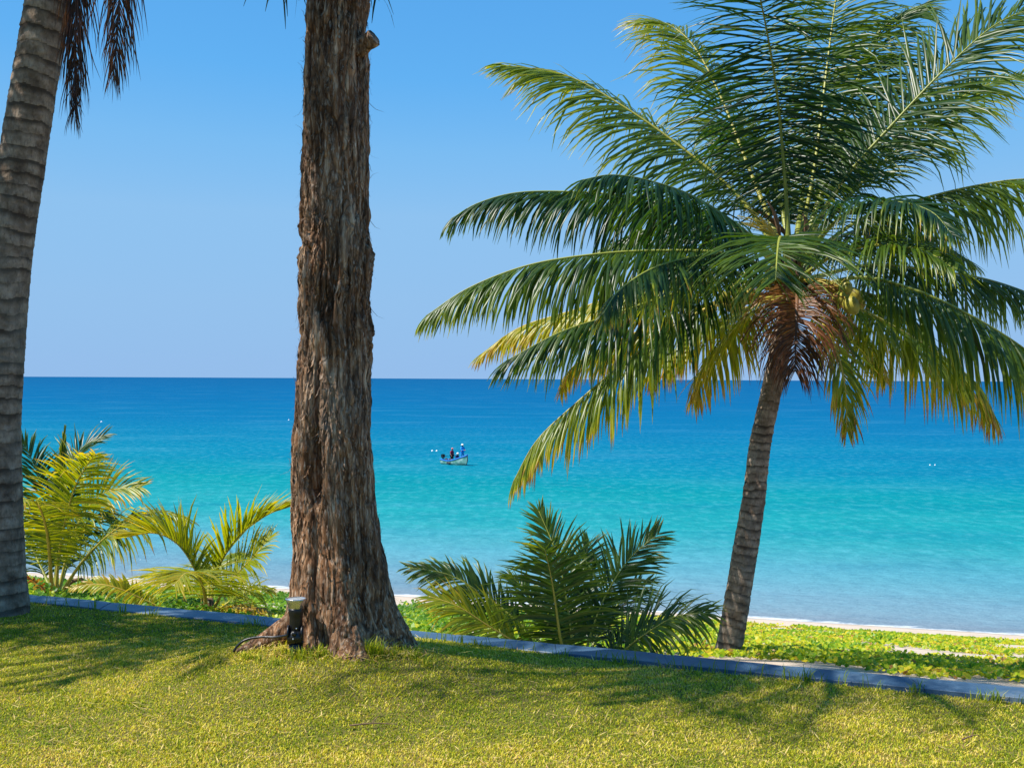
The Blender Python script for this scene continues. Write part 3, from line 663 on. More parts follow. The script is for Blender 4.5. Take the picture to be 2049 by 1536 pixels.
knob = np.clip(fbm(X0*9, Y0*9, Z*7, 3, 61)-.56, 0, 1)
rough_ = .35+1.3*np.clip((fbm(X0*2.2+4, Y0*2.2, Z*1.1, 3, 71)-.32)/.36, 0, 1)
r = r + .05*lump - .036*rough_*np.clip((fz-.78)/.22, 0, 1)**1.2 + .030*rough_*fine + .06*rough_*knob*np.clip((hgt-1.2)/.8, 0.15, 1)
Vt = np.stack([cx[:, None]+r*ct, TREE.y+r*st, Z*np.ones_like(r)], -1).reshape(-1, 3)
n = len(yy)
i, j = np.meshgrid(np.arange(n-1), np.arange(seg), indexing='ij'); i = i.ravel(); j = j.ravel(); kk = (j+1) % seg
mb = MB(); mb.add(Vt, np.stack([i*seg+j, i*seg+kk, (i+1)*seg+kk, (i+1)*seg+j], 1))
# loose bark strips
rg = np.random.default_rng(5)
Vg = Vt.reshape(n, seg, 3)
for k in range(4200):
    a = rg.integers(60, n-100); t_ = rg.integers(0, seg)
    if st[0, t_] > .35: continue
    c = Vg[a, t_]; o = np.array([ct[0, t_], st[0, t_], 0]); tg = np.array([-st[0, t_], ct[0, t_], 0])
    L = rg.uniform(.012, .06); w = rg.uniform(.002, .006); sgn = -1 if rg.random() < .7 else 1
    ax = np.array([0, 0, sgn])+tg*rg.normal(0, .22); cu = rg.uniform(.2, .75)*(2.0 if rg.random() < .05 else .6)
    pts = [c-o*.004, c+ax*L*.4+o*(L*cu*.15+.003), c+ax*L*.75+o*L*cu*.45, c+ax*L+o*L*cu]
    ww = [w, w, w*.8, w*.25]; P = []
    for p, q in zip(pts, ww): P += [p-tg*q, p+tg*q]
    mb.add(P, [[0, 1, 3, 2], [2, 3, 5, 4], [4, 5, 7, 6]])
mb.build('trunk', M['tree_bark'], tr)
def bark_tube(name, P, rad, parent, seg=40, n=90, seed=0, amp=.02, m=None):
    C, L = spline(P, n); T = unit(np.gradient(C, axis=0)); up = np.array([0, 0, 1.0]) if abs(T[0, 2]) < .8 else np.array([1.0, 0, 0])
    B = unit(np.cross(T, up)); N = np.cross(B, T); t = np.linspace(0, 2*PI, seg, endpoint=False)[None, :]
    rr = np.interp(np.linspace(0, 1, n), np.linspace(0, 1, len(rad)), rad)[:, None]
    al = np.linspace(0, L, n)[:, None]
    rr = rr*(1+0*t)+amp*(fbm(np.cos(t)*rr*25, np.sin(t)*rr*25, al*5, 4, seed)-.5)
    V = C[:, None]+B[:, None]*(rr*np.cos(t))[..., None]+N[:, None]*(rr*np.sin(t))[..., None]
    V = np.concatenate([V.reshape(-1, 3), C[-1:]]); i, j = np.meshgrid(np.arange(n-1), np.arange(seg), indexing='ij'); i = i.ravel(); j = j.ravel(); k = (j+1) % seg
    e = n*seg
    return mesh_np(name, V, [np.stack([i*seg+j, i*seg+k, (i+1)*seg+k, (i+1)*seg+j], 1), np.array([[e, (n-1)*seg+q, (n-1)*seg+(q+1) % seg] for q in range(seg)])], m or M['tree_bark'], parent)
def gp(x, y, d, up=0.0):
    p = at(x, y, d); return p
bark_tube('root', [at(625, 1150, 6.38), at(597, 1232, 6.36), at(560, 1266, 6.33), at(515, 1290, 6.3), at(465, 1306, 6.26)], [.10, .085, .062, .040, .012], tr, seed=3, amp=.03)
bark_tube('root', [at(735, 1200, 6.42), at(785, 1262, 6.42), at(828, 1298, 6.41), at(885, 1320, 6.38)], [.05, .06, .045, .012], tr, seed=4, amp=.03)
bark_tube('branch_stub', [at(705, 100, 6.36), at(728, 90, 6.32), at(741, 80, 6.29), at(748, 74, 6.28)], [.075, .046, .034, .038], tr, seed=7, amp=.05, n=50)
# crown above the frame: limbs and drooping needle sprays
topz = at(690, 0, DT).z
limbs = []
rgl = random.Random(4)
ENDS = [(-3.0, -1.3, 4.6), (-2.5, -1.4, 4.7), (-1.4, -1.05, 4.6), (-2.1, -.85, 4.9), (-2.7, -.9, 5.0), (-.3, -1.8, 4.7), (-1.7, -1.6, 5.1), (-1.0, -1.7, 4.6),  # this row: unseen left-front limbs added to shade kerb and lawn
        (.9, .5, 5.2), (.6, 1.2, 5.8), (-.8, 1.2, 6.0), (1.2, -.6, 6.2), (-1.2, .6, 6.6), (.3, -.9, 6.8), (.2, .7, 7.2)]
for k, (ex, ey, eh) in enumerate(ENDS):
    e_ = Vector((TREE.x+ex, TREE.y+ey, 7.95+eh)); z0 = max(topz+.45, e_.z-.75); p0 = Vector((float(np.interp(z0, zc, cx)), TREE.y, z0)); d_ = e_-p0
    P = [p0, p0+d_*.35+Vector((0, 0, .12)), p0+d_*.7+Vector((0, 0, .16)), e_]
    bark_tube('limb', P, [.05, .04, .025, .008], tr, seg=10, n=16, seed=20+k, amp=.008); limbs.append(spline(P, 20)[0])
V = []; Q = []; A = []; nv = 0
rg = np.random.default_rng(12)
def spray(c, n, L, sp):
    global nv
    for q in range(n):
        d = unit(np.array([rg.normal(0, sp), rg.normal(0, sp), rg.uniform(-.4, .5)])); p = np.array(c)+rg.normal(0, .05, 3); w = unit(np.cross(d, [0.3, .8, .1]))*rg.uniform(.004, .007)
        l = L*rg.uniform(.6, 1.2)
        tn = rg.random()
        for k in range(4):
            f = [1, 1, .8, .2][k]
            V.append(p-w*f); V.append(p+w*f); A.extend([tn, tn])
            d = unit(d+np.array([0, 0, -.55])); p = p+d*l/3
        for k in range(3): Q.append([nv+2*k, nv+2*k+1, nv+2*k+3, nv+2*k+2])
        nv += 8
for C in limbs:
    for k in range(11):
        c = C[rg.integers(10, 20)]+rg.normal(0, .13, 3)
        low = topz+.32-(c[1]-DT)*-.30
        if c[2] < low: continue
        spray(c, 26, min(.5, c[2]-low+.2), .8)
for x_, y_ in ((585, -55), (600, -60), (570, -62), (745, -50), (755, -60), (590, -70), (750, -75)):
    spray(np.array(at(x_, y_, 6.35)), 9, .22, .22)
mesh_np('foliage', np.array(V), np.array(Q), M['needle'], tr, {'tone': np.array(A)})

# ------------------------------------------------------------------ third palm, left of the frame: its crown shades the lawn
b3 = Vector((-6.4, 6.9, 0)); b3.z = float(lawn_z(b3.x, b3.y))
p3 = thing('coconut_palm', 'palm standing farther along the lawn left of the leaning trunk', 'palm tree', tuple(b3))
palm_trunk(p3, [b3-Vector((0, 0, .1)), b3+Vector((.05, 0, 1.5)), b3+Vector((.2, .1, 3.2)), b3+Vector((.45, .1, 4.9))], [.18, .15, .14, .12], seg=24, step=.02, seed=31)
crown(p3, b3+Vector((.45, .1, 4.9)), 19, 2.3, 8, lo=.25, hi=1.2)

# ------------------------------------------------------------------ garden spotlight
ls = at(592, 1305, 6.12); lz = float(lawn_z(ls.x, ls.y)); ls.z = lz
sp = thing('garden_spotlight', 'black garden spotlight with flared steel head at the foot of the thick tree', 'spotlight', tuple(ls))
zz = lambda y: at(592, y, 6.08).z-lz
mb = MB()
mb.lathe(ls, [(.001, zz(1266)), (.030, zz(1266)), (.032, zz(1262)), (.032, zz(1240)), (.033, zz(1236)), (.036, zz(1228)), (.038, zz(1221)), (.036, zz(1219)), (.001, zz(1219))], 24); mb.build('lamp_body', M['black'], sp)
mb = MB()
mb.lathe(ls, [(.030, zz(1221)), (.036, zz(1219)), (.047, zz(1206)), (.0515, zz(1201)), (.0515, zz(1199.5)), (.048, zz(1199)), (.046, zz(1201)), (.03, zz(1203))], 32); hd = mb.build('lamp_head', M['steel'], sp)
mb = MB(); mb.lathe(ls, [(.0465, zz(1200.8)), (.02, zz(1200.2)), (.0005, zz(1200))], 28); mb.build('lens', M['glass'], hd)
mb = MB()
c = ls+Vector((0, -.012, zz(1268)))
for sx in (-.034, .034):
    mb.tube([c+Vector((sx-.004, 0, 0)), c+Vector((sx+.004, 0, 0))], [.038, .038], 20)
mb.tube([c+Vector((-.034, 0, -.02)), c+Vector((.034, 0, -.02))], [.036, .036], 18)
mb.box(c+Vector((0, .012, -.045)), (.075, .05, .02)); mb.tube([c+Vector((0, .012, -.05)), ls+Vector((0, .012, -.06))], [.036, .03], 12)
mb.tube([c+Vector((0, -.05, .004)), c+Vector((0, -.03, .004))], [.012, .012], 10)
br = mb.build('bracket', M['black'], sp)
mb = MB(); 
for q in ((.012, -.045, .03), (-.004, -.043, -.022)): mb.ball(c+Vector(q), .004, 8, 6)
mb.build('screw', M['steel'], br)
mb = MB(); mb.tube(spline([c+Vector((-.03, 0, -.01)), at(552, 1274, 6.16), at(520, 1274, 6.18), at(490, 1280, 6.18), at(473, 1294, 6.18), at(468, 1304, 6.18)], 30)[0], .006, 8)
mb.build('cable', M['black'], sp)

# ------------------------------------------------------------------ lawn grass
def grass():
    rg = np.random.default_rng(77); N = 460000
    Y = rg.uniform(4.55, 9.2, N); X = rg.uniform(-1, 1, N)*(Y*.43+.25)
    ok = Y < wall_y(X)-WID/NW[1]-.004
    X, Y = X[ok], Y[ok]
    # thin out under the trunk
    dt = np.hypot((X-TREE.x)/.9, Y-TREE.y)
    ok = (dt > .20); X, Y, dt = X[ok], Y[ok], dt[ok]
    patch = fbm(X*1.3, Y*1.3, 0, 4, 5); fine = fbm(X*9, Y*9, 0, 3, 6)
    tuft = np.clip(fbm(X*4, Y*4, 3, 3, 8)-.45, 0, 1)
    ht = (.009+.008*rg.random(len(X))+.012*tuft)*(1+.3*(patch-.5))
    near = np.exp(-((dt-.36)/.12)**2); tall = (rg.random(len(X)) < .13*near); ht = np.where(tall, ht*rg.uniform(1.5, 3.2, len(X)), ht)
    edge = np.exp(-((wall_y(X)-WID/NW[1]-Y)/.05)**2); tl2 = rg.random(len(X)) < .10*edge*(fbm(X*2, 0, 0, 2, 4) > .5); ht = np.where(tl2, rg.uniform(.05, .11, len(X)), ht)
    tone = np.clip(.36+.8*(patch-.5)+.5*(fine-.5)+rg.normal(0, .23, len(X)), 0, 1); tone = np.where(tl2, .05, tone); tone = np.where(tall, tone*.7, tone)
    n = len(X); Z = lawn_z(X, Y)-.004
    # ragged tufts at the foot of the tree, on the lawn and along the kerb
    tc = [(TREE.x+.17+.10*rg.normal(), TREE.y-.30+.03*rg.normal(), .10, 46) for _ in range(3)]+[(TREE.x+q*.09-.35, TREE.y-.27-.08*rg.random(), .07, 22) for q in range(10)]
    tc += [(-1.30, 6.10, .05, 50), (-1.02, 6.02, .08, 36), (-.92, 6.05, .07, 30), (-1.12, 5.98, .05, 26)]
    for q in range(16):
        x_ = rg.uniform(-2.6, 2.5); tc.append((x_, wall_y(x_)-WID/NW[1]-.03, rg.uniform(.05, .10), 18))
    for (x_, y_, h_, c_) in tc:
        X = np.concatenate([X, x_+rg.normal(0, .022, c_)]); Y = np.concatenate([Y, y_+rg.normal(0, .018, c_)]); ht = np.concatenate([ht, h_*rg.uniform(.45, 1.1, c_)]); tone = np.concatenate([tone, np.clip(.12+rg.normal(0, .16, c_), 0, 1)])
    n = len(X); Z = lawn_z(X, Y)-.004
    yaw = rg.uniform(0, 2*PI, n); w = rg.uniform(.0014, .0034, n); ln = rg.uniform(.25, 1.1, n)
    dx, dy = np.cos(yaw), np.sin(yaw); wx, wy = -dy*w, dx*w
    b = np.stack([X, Y, Z], 1); W = np.stack([wx, wy, 0*w], 1); Dd = np.stack([dx*ln, dy*ln, np.ones(n)], 1)*ht[:, None]
    mid = b+Dd*np.array([.35, .35, .62]); tipp = b+Dd*np.array([1, 1, .92])
    V = np.stack([b-W, b+W, mid-W*.8, mid+W*.8, tipp], 1).reshape(-1, 3); o = np.arange(n)*5
    T = np.concatenate([np.stack([o, o+1, o+3], 1), np.stack([o, o+3, o+2], 1), np.stack([o+2, o+3, o+4], 1)])
    m_ = 2600; by = rg.uniform(4.6, 8.6, m_); bx = rg.uniform(-1, 1, m_)*(by*.43+.2); k_ = by < wall_y(bx)-WID/NW[1]-.03; bx, by = bx[k_], by[k_]; la_ = rg.uniform(-PI, 0, 420); lr_ = rg.uniform(.24, .46, 420); bx = np.concatenate([bx, TREE.x+np.cos(la_)*lr_*1.15]); by = np.concatenate([by, TREE.y+np.sin(la_)*lr_*.9]); m_ = len(bx)      # dry clippings
    a_ = rg.uniform(0, 2*PI, m_); l_ = rg.uniform(.012, .05, m_); q_ = rg.uniform(.0012, .0028, m_); c_ = np.stack([bx, by, lawn_z(bx, by)+rg.uniform(.012, .03, m_)], 1)
    u_ = np.stack([np.cos(a_)*l_, np.sin(a_)*l_, rg.normal(0, .006, m_)], 1); v_ = np.stack([-np.sin(a_)*q_, np.cos(a_)*q_, 0*a_], 1)
    V2 = np.stack([c_-u_, c_-v_, c_+u_, c_+v_], 1).reshape(-1, 3); o2 = len(V)+np.arange(m_)*4
    V = np.concatenate([V, V2]); T = np.concatenate([T, np.stack([o2, o2+1, o2+2], 1), np.stack([o2, o2+2, o2+3], 1)]); tn2 = np.repeat(rg.uniform(.7, 1, m_), 4)
    g = mesh_np('grass', V, T, M['grass'], None, {'tone': np.concatenate([np.repeat(tone, 5), tn2])}, smooth=False)
    tag(g, 'short yellow green grass blades covering the lawn', 'grass', kind='stuff')
grass()

# ------------------------------------------------------------------ beach vine ground cover
def vines():
    rg = np.random.default_rng(78); N = 190000
    Y = 8+(47-8)*rg.random(N)**1.15; X = rg.uniform(-1, 1, N)*(Y*.46+1)
    s = shore_s(X, Y)
    edge = 6.5+10.5/(1+np.exp((X-1.5)/2.2))+2.5*(fbm(X*.25, Y*.1, 2, 3, 2)-.5)
    gapn = fbm(X*.28+3, Y*.22, 0, 4, 14)
    right = 1/(1+np.exp(-(X-1.2)/.8))
    thr = .34+.055*right
    dens = np.clip((gapn-thr)/.07, 0, 1)*np.clip((s-edge)/1.5, 0, 1)
    wd = Y-wall_y(X); dens = dens*np.where(right > .5, np.clip((Y-(12.3-7.7*(X/Y-.19))-.5*(fbm(X*1.2, 0, 0, 2, 3)-.5)*4)/.35, 0, 1), 1)*np.clip((wd-.3)/.3, 0, 1)
    ok = rg.random(N) < dens; X, Y, s, right = X[ok], Y[ok], s[ok], right[ok]; n = len(X)
    cl = fbm(X*1.4, Y*1.4, 0, 3, 15)
    hh = (.04+.30*np.clip(cl-.3, 0, 1))*(1-.45*right)
    Z = terr_z(X, Y)+hh*rg.uniform(.15, 1.05, n)+.01
    r = rg.uniform(.014, .040, n)*(1+.03*(Y-13).clip(0, 30))
    yaw = rg.uniform(0, 2*PI, n); tilt = rg.normal(0, .55, (n, 2))
    nr = unit(np.stack([tilt[:, 0]-.1, tilt[:, 1]-.35, np.ones(n)], 1)); t = unit(np.cross(nr, np.stack([np.cos(yaw), np.sin(yaw), 0*yaw], 1))); b = np.cross(nr, t)
    c = np.stack([X, Y, Z], 1); R = r[:, None]
    pts = [c-t*R*.9, c-t*R*.35+b*R*.85+nr*R*.28, c+t*R*.75+b*R*.75+nr*R*.30, c+t*R*.55, c+t*R*.75-b*R*.75+nr*R*.30, c-t*R*.35-b*R*.85+nr*R*.28]
    V = np.stack(pts, 1).reshape(-1, 3); o = np.arange(n)*6
    Q = np.concatenate([np.stack([o, o+1, o+2, o+3], 1), np.stack([o, o+3, o+4, o+5], 1)])
    tone = np.clip(.28+.36*right+rg.normal(0, .20, n)-.9*(cl-.5)+(rg.random(n) < .03)*.4, 0, 1)
    g = mesh_np('beach_vine', V, Q, M['vine'], None, {'tone': np.repeat(tone, 6)}, smooth=False)
    tag(g, 'bright green creeping beach vine spreading over the sand', 'ground cover', kind='stuff')
vines()

# ------------------------------------------------------------------ floats on the sea
def buoy(px_, py_, r, label, group):
    d = 9.5*F/(py_-(753+px_*.005)); p = at(px_, py_, d); p.z = r*.45
    t = thing('buoy', label, 'buoy', (p.x, p.y, 0), group)
    mb = MB(); mb.ball(p, r, 14, 10); mb.build('float', M['white'], t)
    mb = MB(); mb.tube([p+Vector((0, 0, r*.95)), p+Vector((0, 0, r*1.25))], [r*.22, r*.16], 8); mb.build('eyelet', M['rope'], t)
G = 'white net floats on the water'
buoy(865, 903, .13, 'white float left of the boat, the outer of its pair', G); buoy(874, 903, .13, 'white float left of the boat, the one nearer its motor', G)
buoy(1173.5, 884.5, .12, 'small white float under the palm fronds, left of its close pair', G); buoy(1178.5, 884.5, .12, 'small white float under the palm fronds, right of its close pair', G)
buoy(203, 845, .20, 'lone white float far out between the left palm and the thick trunk', G); buoy(578, 841, .16, 'faint white float just left of the thick tree trunk', G)
buoy(1861, 931, .08, 'tiny white float on the right of the sea, left of its pair', G); buoy(1871, 931, .08, 'tiny white float on the right of the sea, right of its pair', G)

# ------------------------------------------------------------------ fishing boat
DB = 9.5*F/172.0
bp = at(910, 930, DB); bp.z = 0
YAW = math.radians(-47)
boat = thing('fishing_boat', 'small open fishing boat with blue gunwale and pale green hull', 'boat', (bp.x, bp.y, 0))
cy, sy = math.cos(YAW), math.sin(YAW)
def bl(x, y, z): return Vector((bp.x+x*cy-y*sy, bp.y+x*sy+y*cy, z))
HL = 3.9
def section(t):                 # t 0 stern .. 1 bow : half beam, keel z, sheer z
    hb = .70*(1-.25*(1-t)**2)*(1-max(0, (t-.45)/.55)**2.2)+.012
    return hb, -.22+.40*max(0, (t-.72)/.28)**2, .38+.80*max(0, (t-.25)/.75)**2.0+.16*(1-t)**3
def loft(pts_of, ts):
    rows = [pts_of(t) for t in ts]; k = len(rows[0]); V = [p for r_ in rows for p in r_]
    Q = [[i*k+j, i*k+j+1, (i+1)*k+j+1, (i+1)*k+j] for i in range(len(rows)-1) for j in range(k-1)]
    return V, Q
def hullmat():
    m, nt, out = newmat('hull_paint'); p = pos(nt); n1 = noise_tex(nt, p, 3, 4)
    c = ramp(nt, n1, [(.35, (.08, .30, .22)), (.6, (.25, .45, .38)), (.75, (.45, .58, .52))]); principled(nt, out, c.outputs[0], .5, .4); return m
M['hull'] = hullmat(); M['bluep'] = plain('blue_paint', (.015, .16, .55), .45, .4, 0, .2, 4); M['wood'] = plain('deck_wood', (.32, .22, .14), .7, .2)
M['dark'] = plain('dark_rubber', (.03, .035, .045), .6, .3); M['orange'] = plain('orange_plastic', (.70, .16, .05), .5, .4); M['navy'] = plain('navy_cloth', (.012, .02, .09), .8, .1)
ts = np.linspace(0, 1, 22)
def outer(t):
    hb, kz, sz = section(t); x = (t-.5)*HL+.25*max(0, t-.8)*2
    prf = [(-1, 1), (-.94, .6), (-.75, .28), (-.4, .08), (0, 0), (.4, .08), (.75, .28), (.94, .6), (1, 1)]
    return [bl(x+(q*.10 if t > .9 else 0), f*hb, kz+(sz-kz)*q) for f, q in prf]
V, Q = loft(outer, ts); k = len(V)
mb = MB(); mb.add(V, Q); o9 = V[:9]; mb.add(o9, None, [[0, i+1, i] for i in range(1, 8)]); mb.build('hull', M['hull'], boat)
def inner(t):
    hb, kz, sz = section(t); x = (t-.5)*HL+.25*max(0, t-.8)*2; hb = max(hb-.05, .004)
    return [bl(x, f*hb, q) for f, q in ((-1, sz-.01), (-.9, .14), (0, .10), (.9, .14), (1, sz-.01))]
V, Q = loft(inner, np.linspace(.02, .95, 18)); mb = MB(); mb.add(V, [q[::-1] for q in Q]); mb.build('deck', M['wood'], boat)
gl = MB()
for s_ in (-1, 1):
    P = [bl((t-.5)*HL+.25*max(0, t-.8)*2+(.1 if t > .9 else 0), s_*section(t)[0], section(t)[2]) for t in ts]
    gl.tube(P, .05, 8, flat=1.3)
gl.tube([bl(-.5*HL, -.5, .5), bl(-.5*HL, .5, .5)], .05, 8)
gl.build('gunwale', M['bluep'], boat)
mb = MB(); mb.tube([bl(.5*HL+.05, 0, .12), bl(.5*HL+.19, 0, .6), bl(.5*HL+.14, 0, 1.25)], [.035, .05, .045], 8); mb.build('stem', M['dark'], boat)
mb = MB()
for x in (-.9, .25, 1.0): mb.box(bl(x, 0, .36+.1*max(0, x)), (.25, 1.15-.45*max(0, x-.3), .04), YAW)
mb.build('thwart', M['wood'], boat)
mb = MB(); mb.box(bl(-.25, -.70, .20), (.62, .03, .20), YAW); mb.build('tyre_fender', M['dark'], boat)
mo = MB(); mo.box(bl(-.5*HL-.08, 0, .86), (.34, .30, .30), YAW); mo.box(bl(-.5*HL-.08, 0, 1.04), (.26, .24, .08), YAW); mo.tube([bl(-.5*HL-.08, 0, .75), bl(-.5*HL-.14, 0, .1), bl(-.5*HL-.14, 0, -.35)], [.09, .07, .06], 8)
mo.tube([bl(-.5*HL+.05, 0, .8), bl(-.5*HL+.55, .1, .9)], .03, 6)
m_ = mo.build('outboard_motor', M['black'], boat, smooth=False)
cr = MB(); pc = bl(-.5, -.35, .16)
cr.box(pc+Vector((0, 0, .02)), (.5, .36, .04), YAW)
for (dx, dy, sx_, sy_) in ((.24, 0, .02, .36), (-.24, 0, .02, .36), (0, .17, .5, .02), (0, -.17, .5, .02)):
    cr.box(pc+Vector((dx*cy-dy*sy, dx*sy+dy*cy, .17)), (sx_, sy_, .30), YAW)
crate = cr.build('fish_crate', M['orange'], None, smooth=False); tag(crate, 'orange open fish crate on the boat deck by the stern', 'crate')
ne = MB()
rgn = random.Random(3)
for k in range(14):
    a = k*.9; ne.ball(bl(-1.15+rgn.uniform(-.2, .2), rgn.uniform(-.3, .3), .30+rgn.uniform(0, .28)), rgn.uniform(.09, .16), 8, 6)
net = ne.build('fishing_net', M['dark'], None); tag(net, 'dark heap of fishing net in the boat beside the motor', 'net')

# people
def skin(name, J, E, m, parent, rootj, sub=2):
    me = bpy.data.meshes.new(name); keys = list(J); idx = {k: i for i, k in enumerate(keys)}
    base = wloc(parent) if parent else Vector()
    me.from_pydata([tuple(Vector(J[k][0])-base) for k in keys], [(idx[a], idx[b]) for a, b in E], []); me.materials.append(m)
    o = bpy.data.objects.new(name, me); COL.objects.link(o)
    if parent: o.parent = parent
    md = o.modifiers.new('skin', 'SKIN'); md.use_smooth_shade = True
    sv = me.skin_vertices[0].data
    for k in keys:
        r_ = J[k][1]; sv[idx[k]].radius = r_ if isinstance(r_, tuple) else (r_, r_); sv[idx[k]].use_root = (k == rootj)
    if sub: o.modifiers.new('sub', 'SUBSURF').levels = sub; o.modifiers['sub'].render_levels = sub
    return o
M['skin'] = plain('skin', (.36, .17, .10), .55, .3, 0, .1); M['maroon'] = plain('maroon_cloth', (.22, .015, .05), .85, .1); M['blackc'] = plain('black_cloth', (.012, .012, .016), .85, .1)
M['cyan'] = plain('sky_blue_cloth', (.02, .24, .62), .85, .1); M['whitec'] = plain('white_cloth', (.75, .75, .76), .85, .1); M['hair'] = plain('black_hair', (.012, .010, .010), .6, .3); M['pink'] = plain('pink_cap_cloth', (.62, .22, .22), .85, .1)
def person(label, x, y, z, face, pose, shirt, legs, hat, hatkind, short=False):
    o_ = bl(x, y, z); r_ = thing('person', label, 'person', tuple(o_)); c_, s_ = math.cos(face), math.sin(face)
    def W(f, l, h): return o_+Vector((f*c_-l*s_, f*s_+l*c_, h))          # forward, left, up
    J = {}
    P = pose
    def put(k, v, rad): J[k] = (W(*v), rad)
    for k, v in P.items():
        put(k, v[:3], v[3])
    E = [('hip', 'waist'), ('waist', 'chest'), ('chest', 'neck'), ('neck', 'chin'), ('chin', 'head'), ('head', 'crown')]
    for S in 'lr':
        E += [('hip', 'hj'+S), ('hj'+S, 'kn'+S), ('kn'+S, 'an'+S), ('an'+S, 'to'+S), ('chest', 'sh'+S), ('sh'+S, 'el'+S), ('el'+S, 'wr'+S), ('wr'+S, 'pm'+S)]
        el, wr = Vector(P['el'+S][:3]), Vector(P['wr'+S][:3]); d = (wr-el).normalized(); pm = wr+d*.08
        put('pm'+S, tuple(pm), .03)
        side = d.cross(Vector((1, 0, .2))).normalized()
        for q in range(4):
            a_ = pm+d*.03+side*(q-1.5)*.02; b_ = a_+d*(.055-.008*abs(q-1.3))+Vector((.012, 0, 0)); put(f'f{q}{S}', tuple(a_), .009); put(f'g{q}{S}', tuple(b_), .007); E += [('pm'+S, f'f{q}{S}'), (f'f{q}{S}', f'g{q}{S}')]
        a_ = wr+d*.03+side*.035; b_ = a_+d*.05+side*.02; put('th'+S, tuple(a_), .010); put('ti'+S, tuple(b_), .008); E += [('wr'+S, 'th'+S), ('th'+S, 'ti'+S)]
    body = skin('body', J, E, M['skin'], r_, 'hip')
    g = lambda k, f: (J[k][0], f)
    tor = {'hip': g('hip', .165), 'waist': g('waist', (.165, .15)), 'chest': g('chest', (.19, .155)), 'neck': g('neck', .075)}
    te = [('hip', 'waist'), ('waist', 'chest'), ('chest', 'neck')]
    for S in 'lr':
        tor['sh'+S] = g('sh'+S, .083); tor['el'+S] = g('el'+S, .062); te += [('chest', 'sh'+S), ('sh'+S, 'el'+S)]
        if not short:
            tor['wr'+S] = g('wr'+S, .05); te.append(('el'+S, 'wr'+S))
    skin('shirt', tor, te, shirt, r_, 'hip')
    tro = {'hip': g('hip', .172)}; te = []
    for S in 'lr':
        tro['hj'+S] = g('hj'+S, .112); tro['kn'+S] = g('kn'+S, .082); te += [('hip', 'hj'+S), ('hj'+S, 'kn'+S)]
        if not short:
            tro['an'+S] = (J['an'+S][0].lerp(J['kn'+S][0], .12), .06); te.append(('kn'+S, 'an'+S))
    skin('trousers', tro, te, legs, r_, 'hip')
    hc = J['head'][0]; hz = Vector((0, 0, 1)); fw = Vector((c_, s_, 0)); lf = Vector((-s_, c_, 0))
    mb = MB(); mb.ball(hc+hz*.035-fw*.012, .112, 14, 10, (1, 1, 1.02)); mb.build('hair', M['hair'], r_)
    mb = MB()
    for q in (-1, 1): mb.ball(hc+fw*.092+lf*q*.034+hz*.0, .011, 8, 6)
    mb.build('eyes', M['hair'], r_)
    mb = MB(); mb.ball(hc+fw*.112-hz*.03, .016, 8, 6, (1, 1, 1.5)); 
    for q in (-1, 1): mb.ball(hc+lf*q*.098-hz*.02, .022, 8, 6, (.8, .6, 1.4))
    mb.tube([hc+fw*.096+lf*.025-hz*.075, hc+fw*.103-hz*.075, hc+fw*.096-lf*.025-hz*.075], .007, 6); mb.build('face', M['skin'], r_)
    mb = MB()
    if hatkind == 'brim': mb.lathe(hc, [(.20, .055), (.205, .06), (.122, .078), (.120, .15), (.09, .18), (.001, .185)], 18)
    else:
        mb.lathe(hc, [(.123, .045), (.122, .09), (.10, .14), (.06, .165), (.001, .172)], 18); mb.box(hc+fw*.15+hz*.055, (.12, .14, .015), face)
    mb.build('hat', hat, r_)
    return r_
STAND = dict(hip=(0, 0, .90, .13), waist=(.02, 0, 1.06, (.13, .11)), chest=(.03, 0, 1.28, (.15, .12)), neck=(.03, 0, 1.42, .055), chin=(.06, 0, 1.47, .06), head=(.05, 0, 1.56, .095), crown=(.03, 0, 1.63, .07),
  hjl=(0, .10, .84, .09), knl=(.05, .13, .46, .06), anl=(0, .14, .09, .042), tol=(.16, .16, .03, .035), hjr=(0, -.10, .84, .09), knr=(.02, -.13, .46, .06), anr=(-.04, -.14, .09, .042), tor=(.12, -.16, .03, .035),
  shl=(.02, .19, 1.35, .06), ell=(.02, .27, 1.08, .043), wrl=(.16, .22, .88, .032), shr=(.02, -.19, 1.35, .06), elr=(.0, -.27, 1.08, .043), wrr=(.12, -.24, .86, .032))
REACH = dict(STAND); REACH.update(wrl=(.36, .16, 1.05, .032), ell=(.14, .25, 1.08, .043), wrr=(.40, -.08, 1.08, .032), elr=(.15, -.24, 1.08, .043))
SIT = dict(hip=(0, 0, .42, .14), waist=(.06, 0, .58, (.135, .115)), chest=(.14, 0, .80, (.155, .12)), neck=(.20, 0, .93, .055), chin=(.24, 0, .97, .06), head=(.24, 0, 1.06, .095), crown=(.22, 0, 1.13, .07),
  hjl=(.02, .11, .38, .09), knl=(.42, .18, .42, .062), anl=(.36, .18, .08, .042), tol=(.52, .19, .03, .035), hjr=(.02, -.11, .38, .09), knr=(.42, -.18, .42, .062), anr=(.36, -.18, .08, .042), tor=(.52, -.19, .03, .035),
  shl=(.13, .19, .87, .06), ell=(.26, .26, .63, .043), wrl=(.46, .18, .55, .032), shr=(.13, -.19, .87, .06), elr=(.26, -.26, .63, .043), wrr=(.47, -.14, .56, .032))
person('person in maroon shirt and black shorts standing in the stern of the boat', -.62, .10, .12, YAW+.2, STAND, M['maroon'], M['blackc'], M['pink'], 'cap', True)
person('person in dark navy clothes and white hat sitting in the middle of the boat', .18, .05, .12, YAW+.1, SIT, M['navy'], M['navy'], M['whitec'], 'brim')
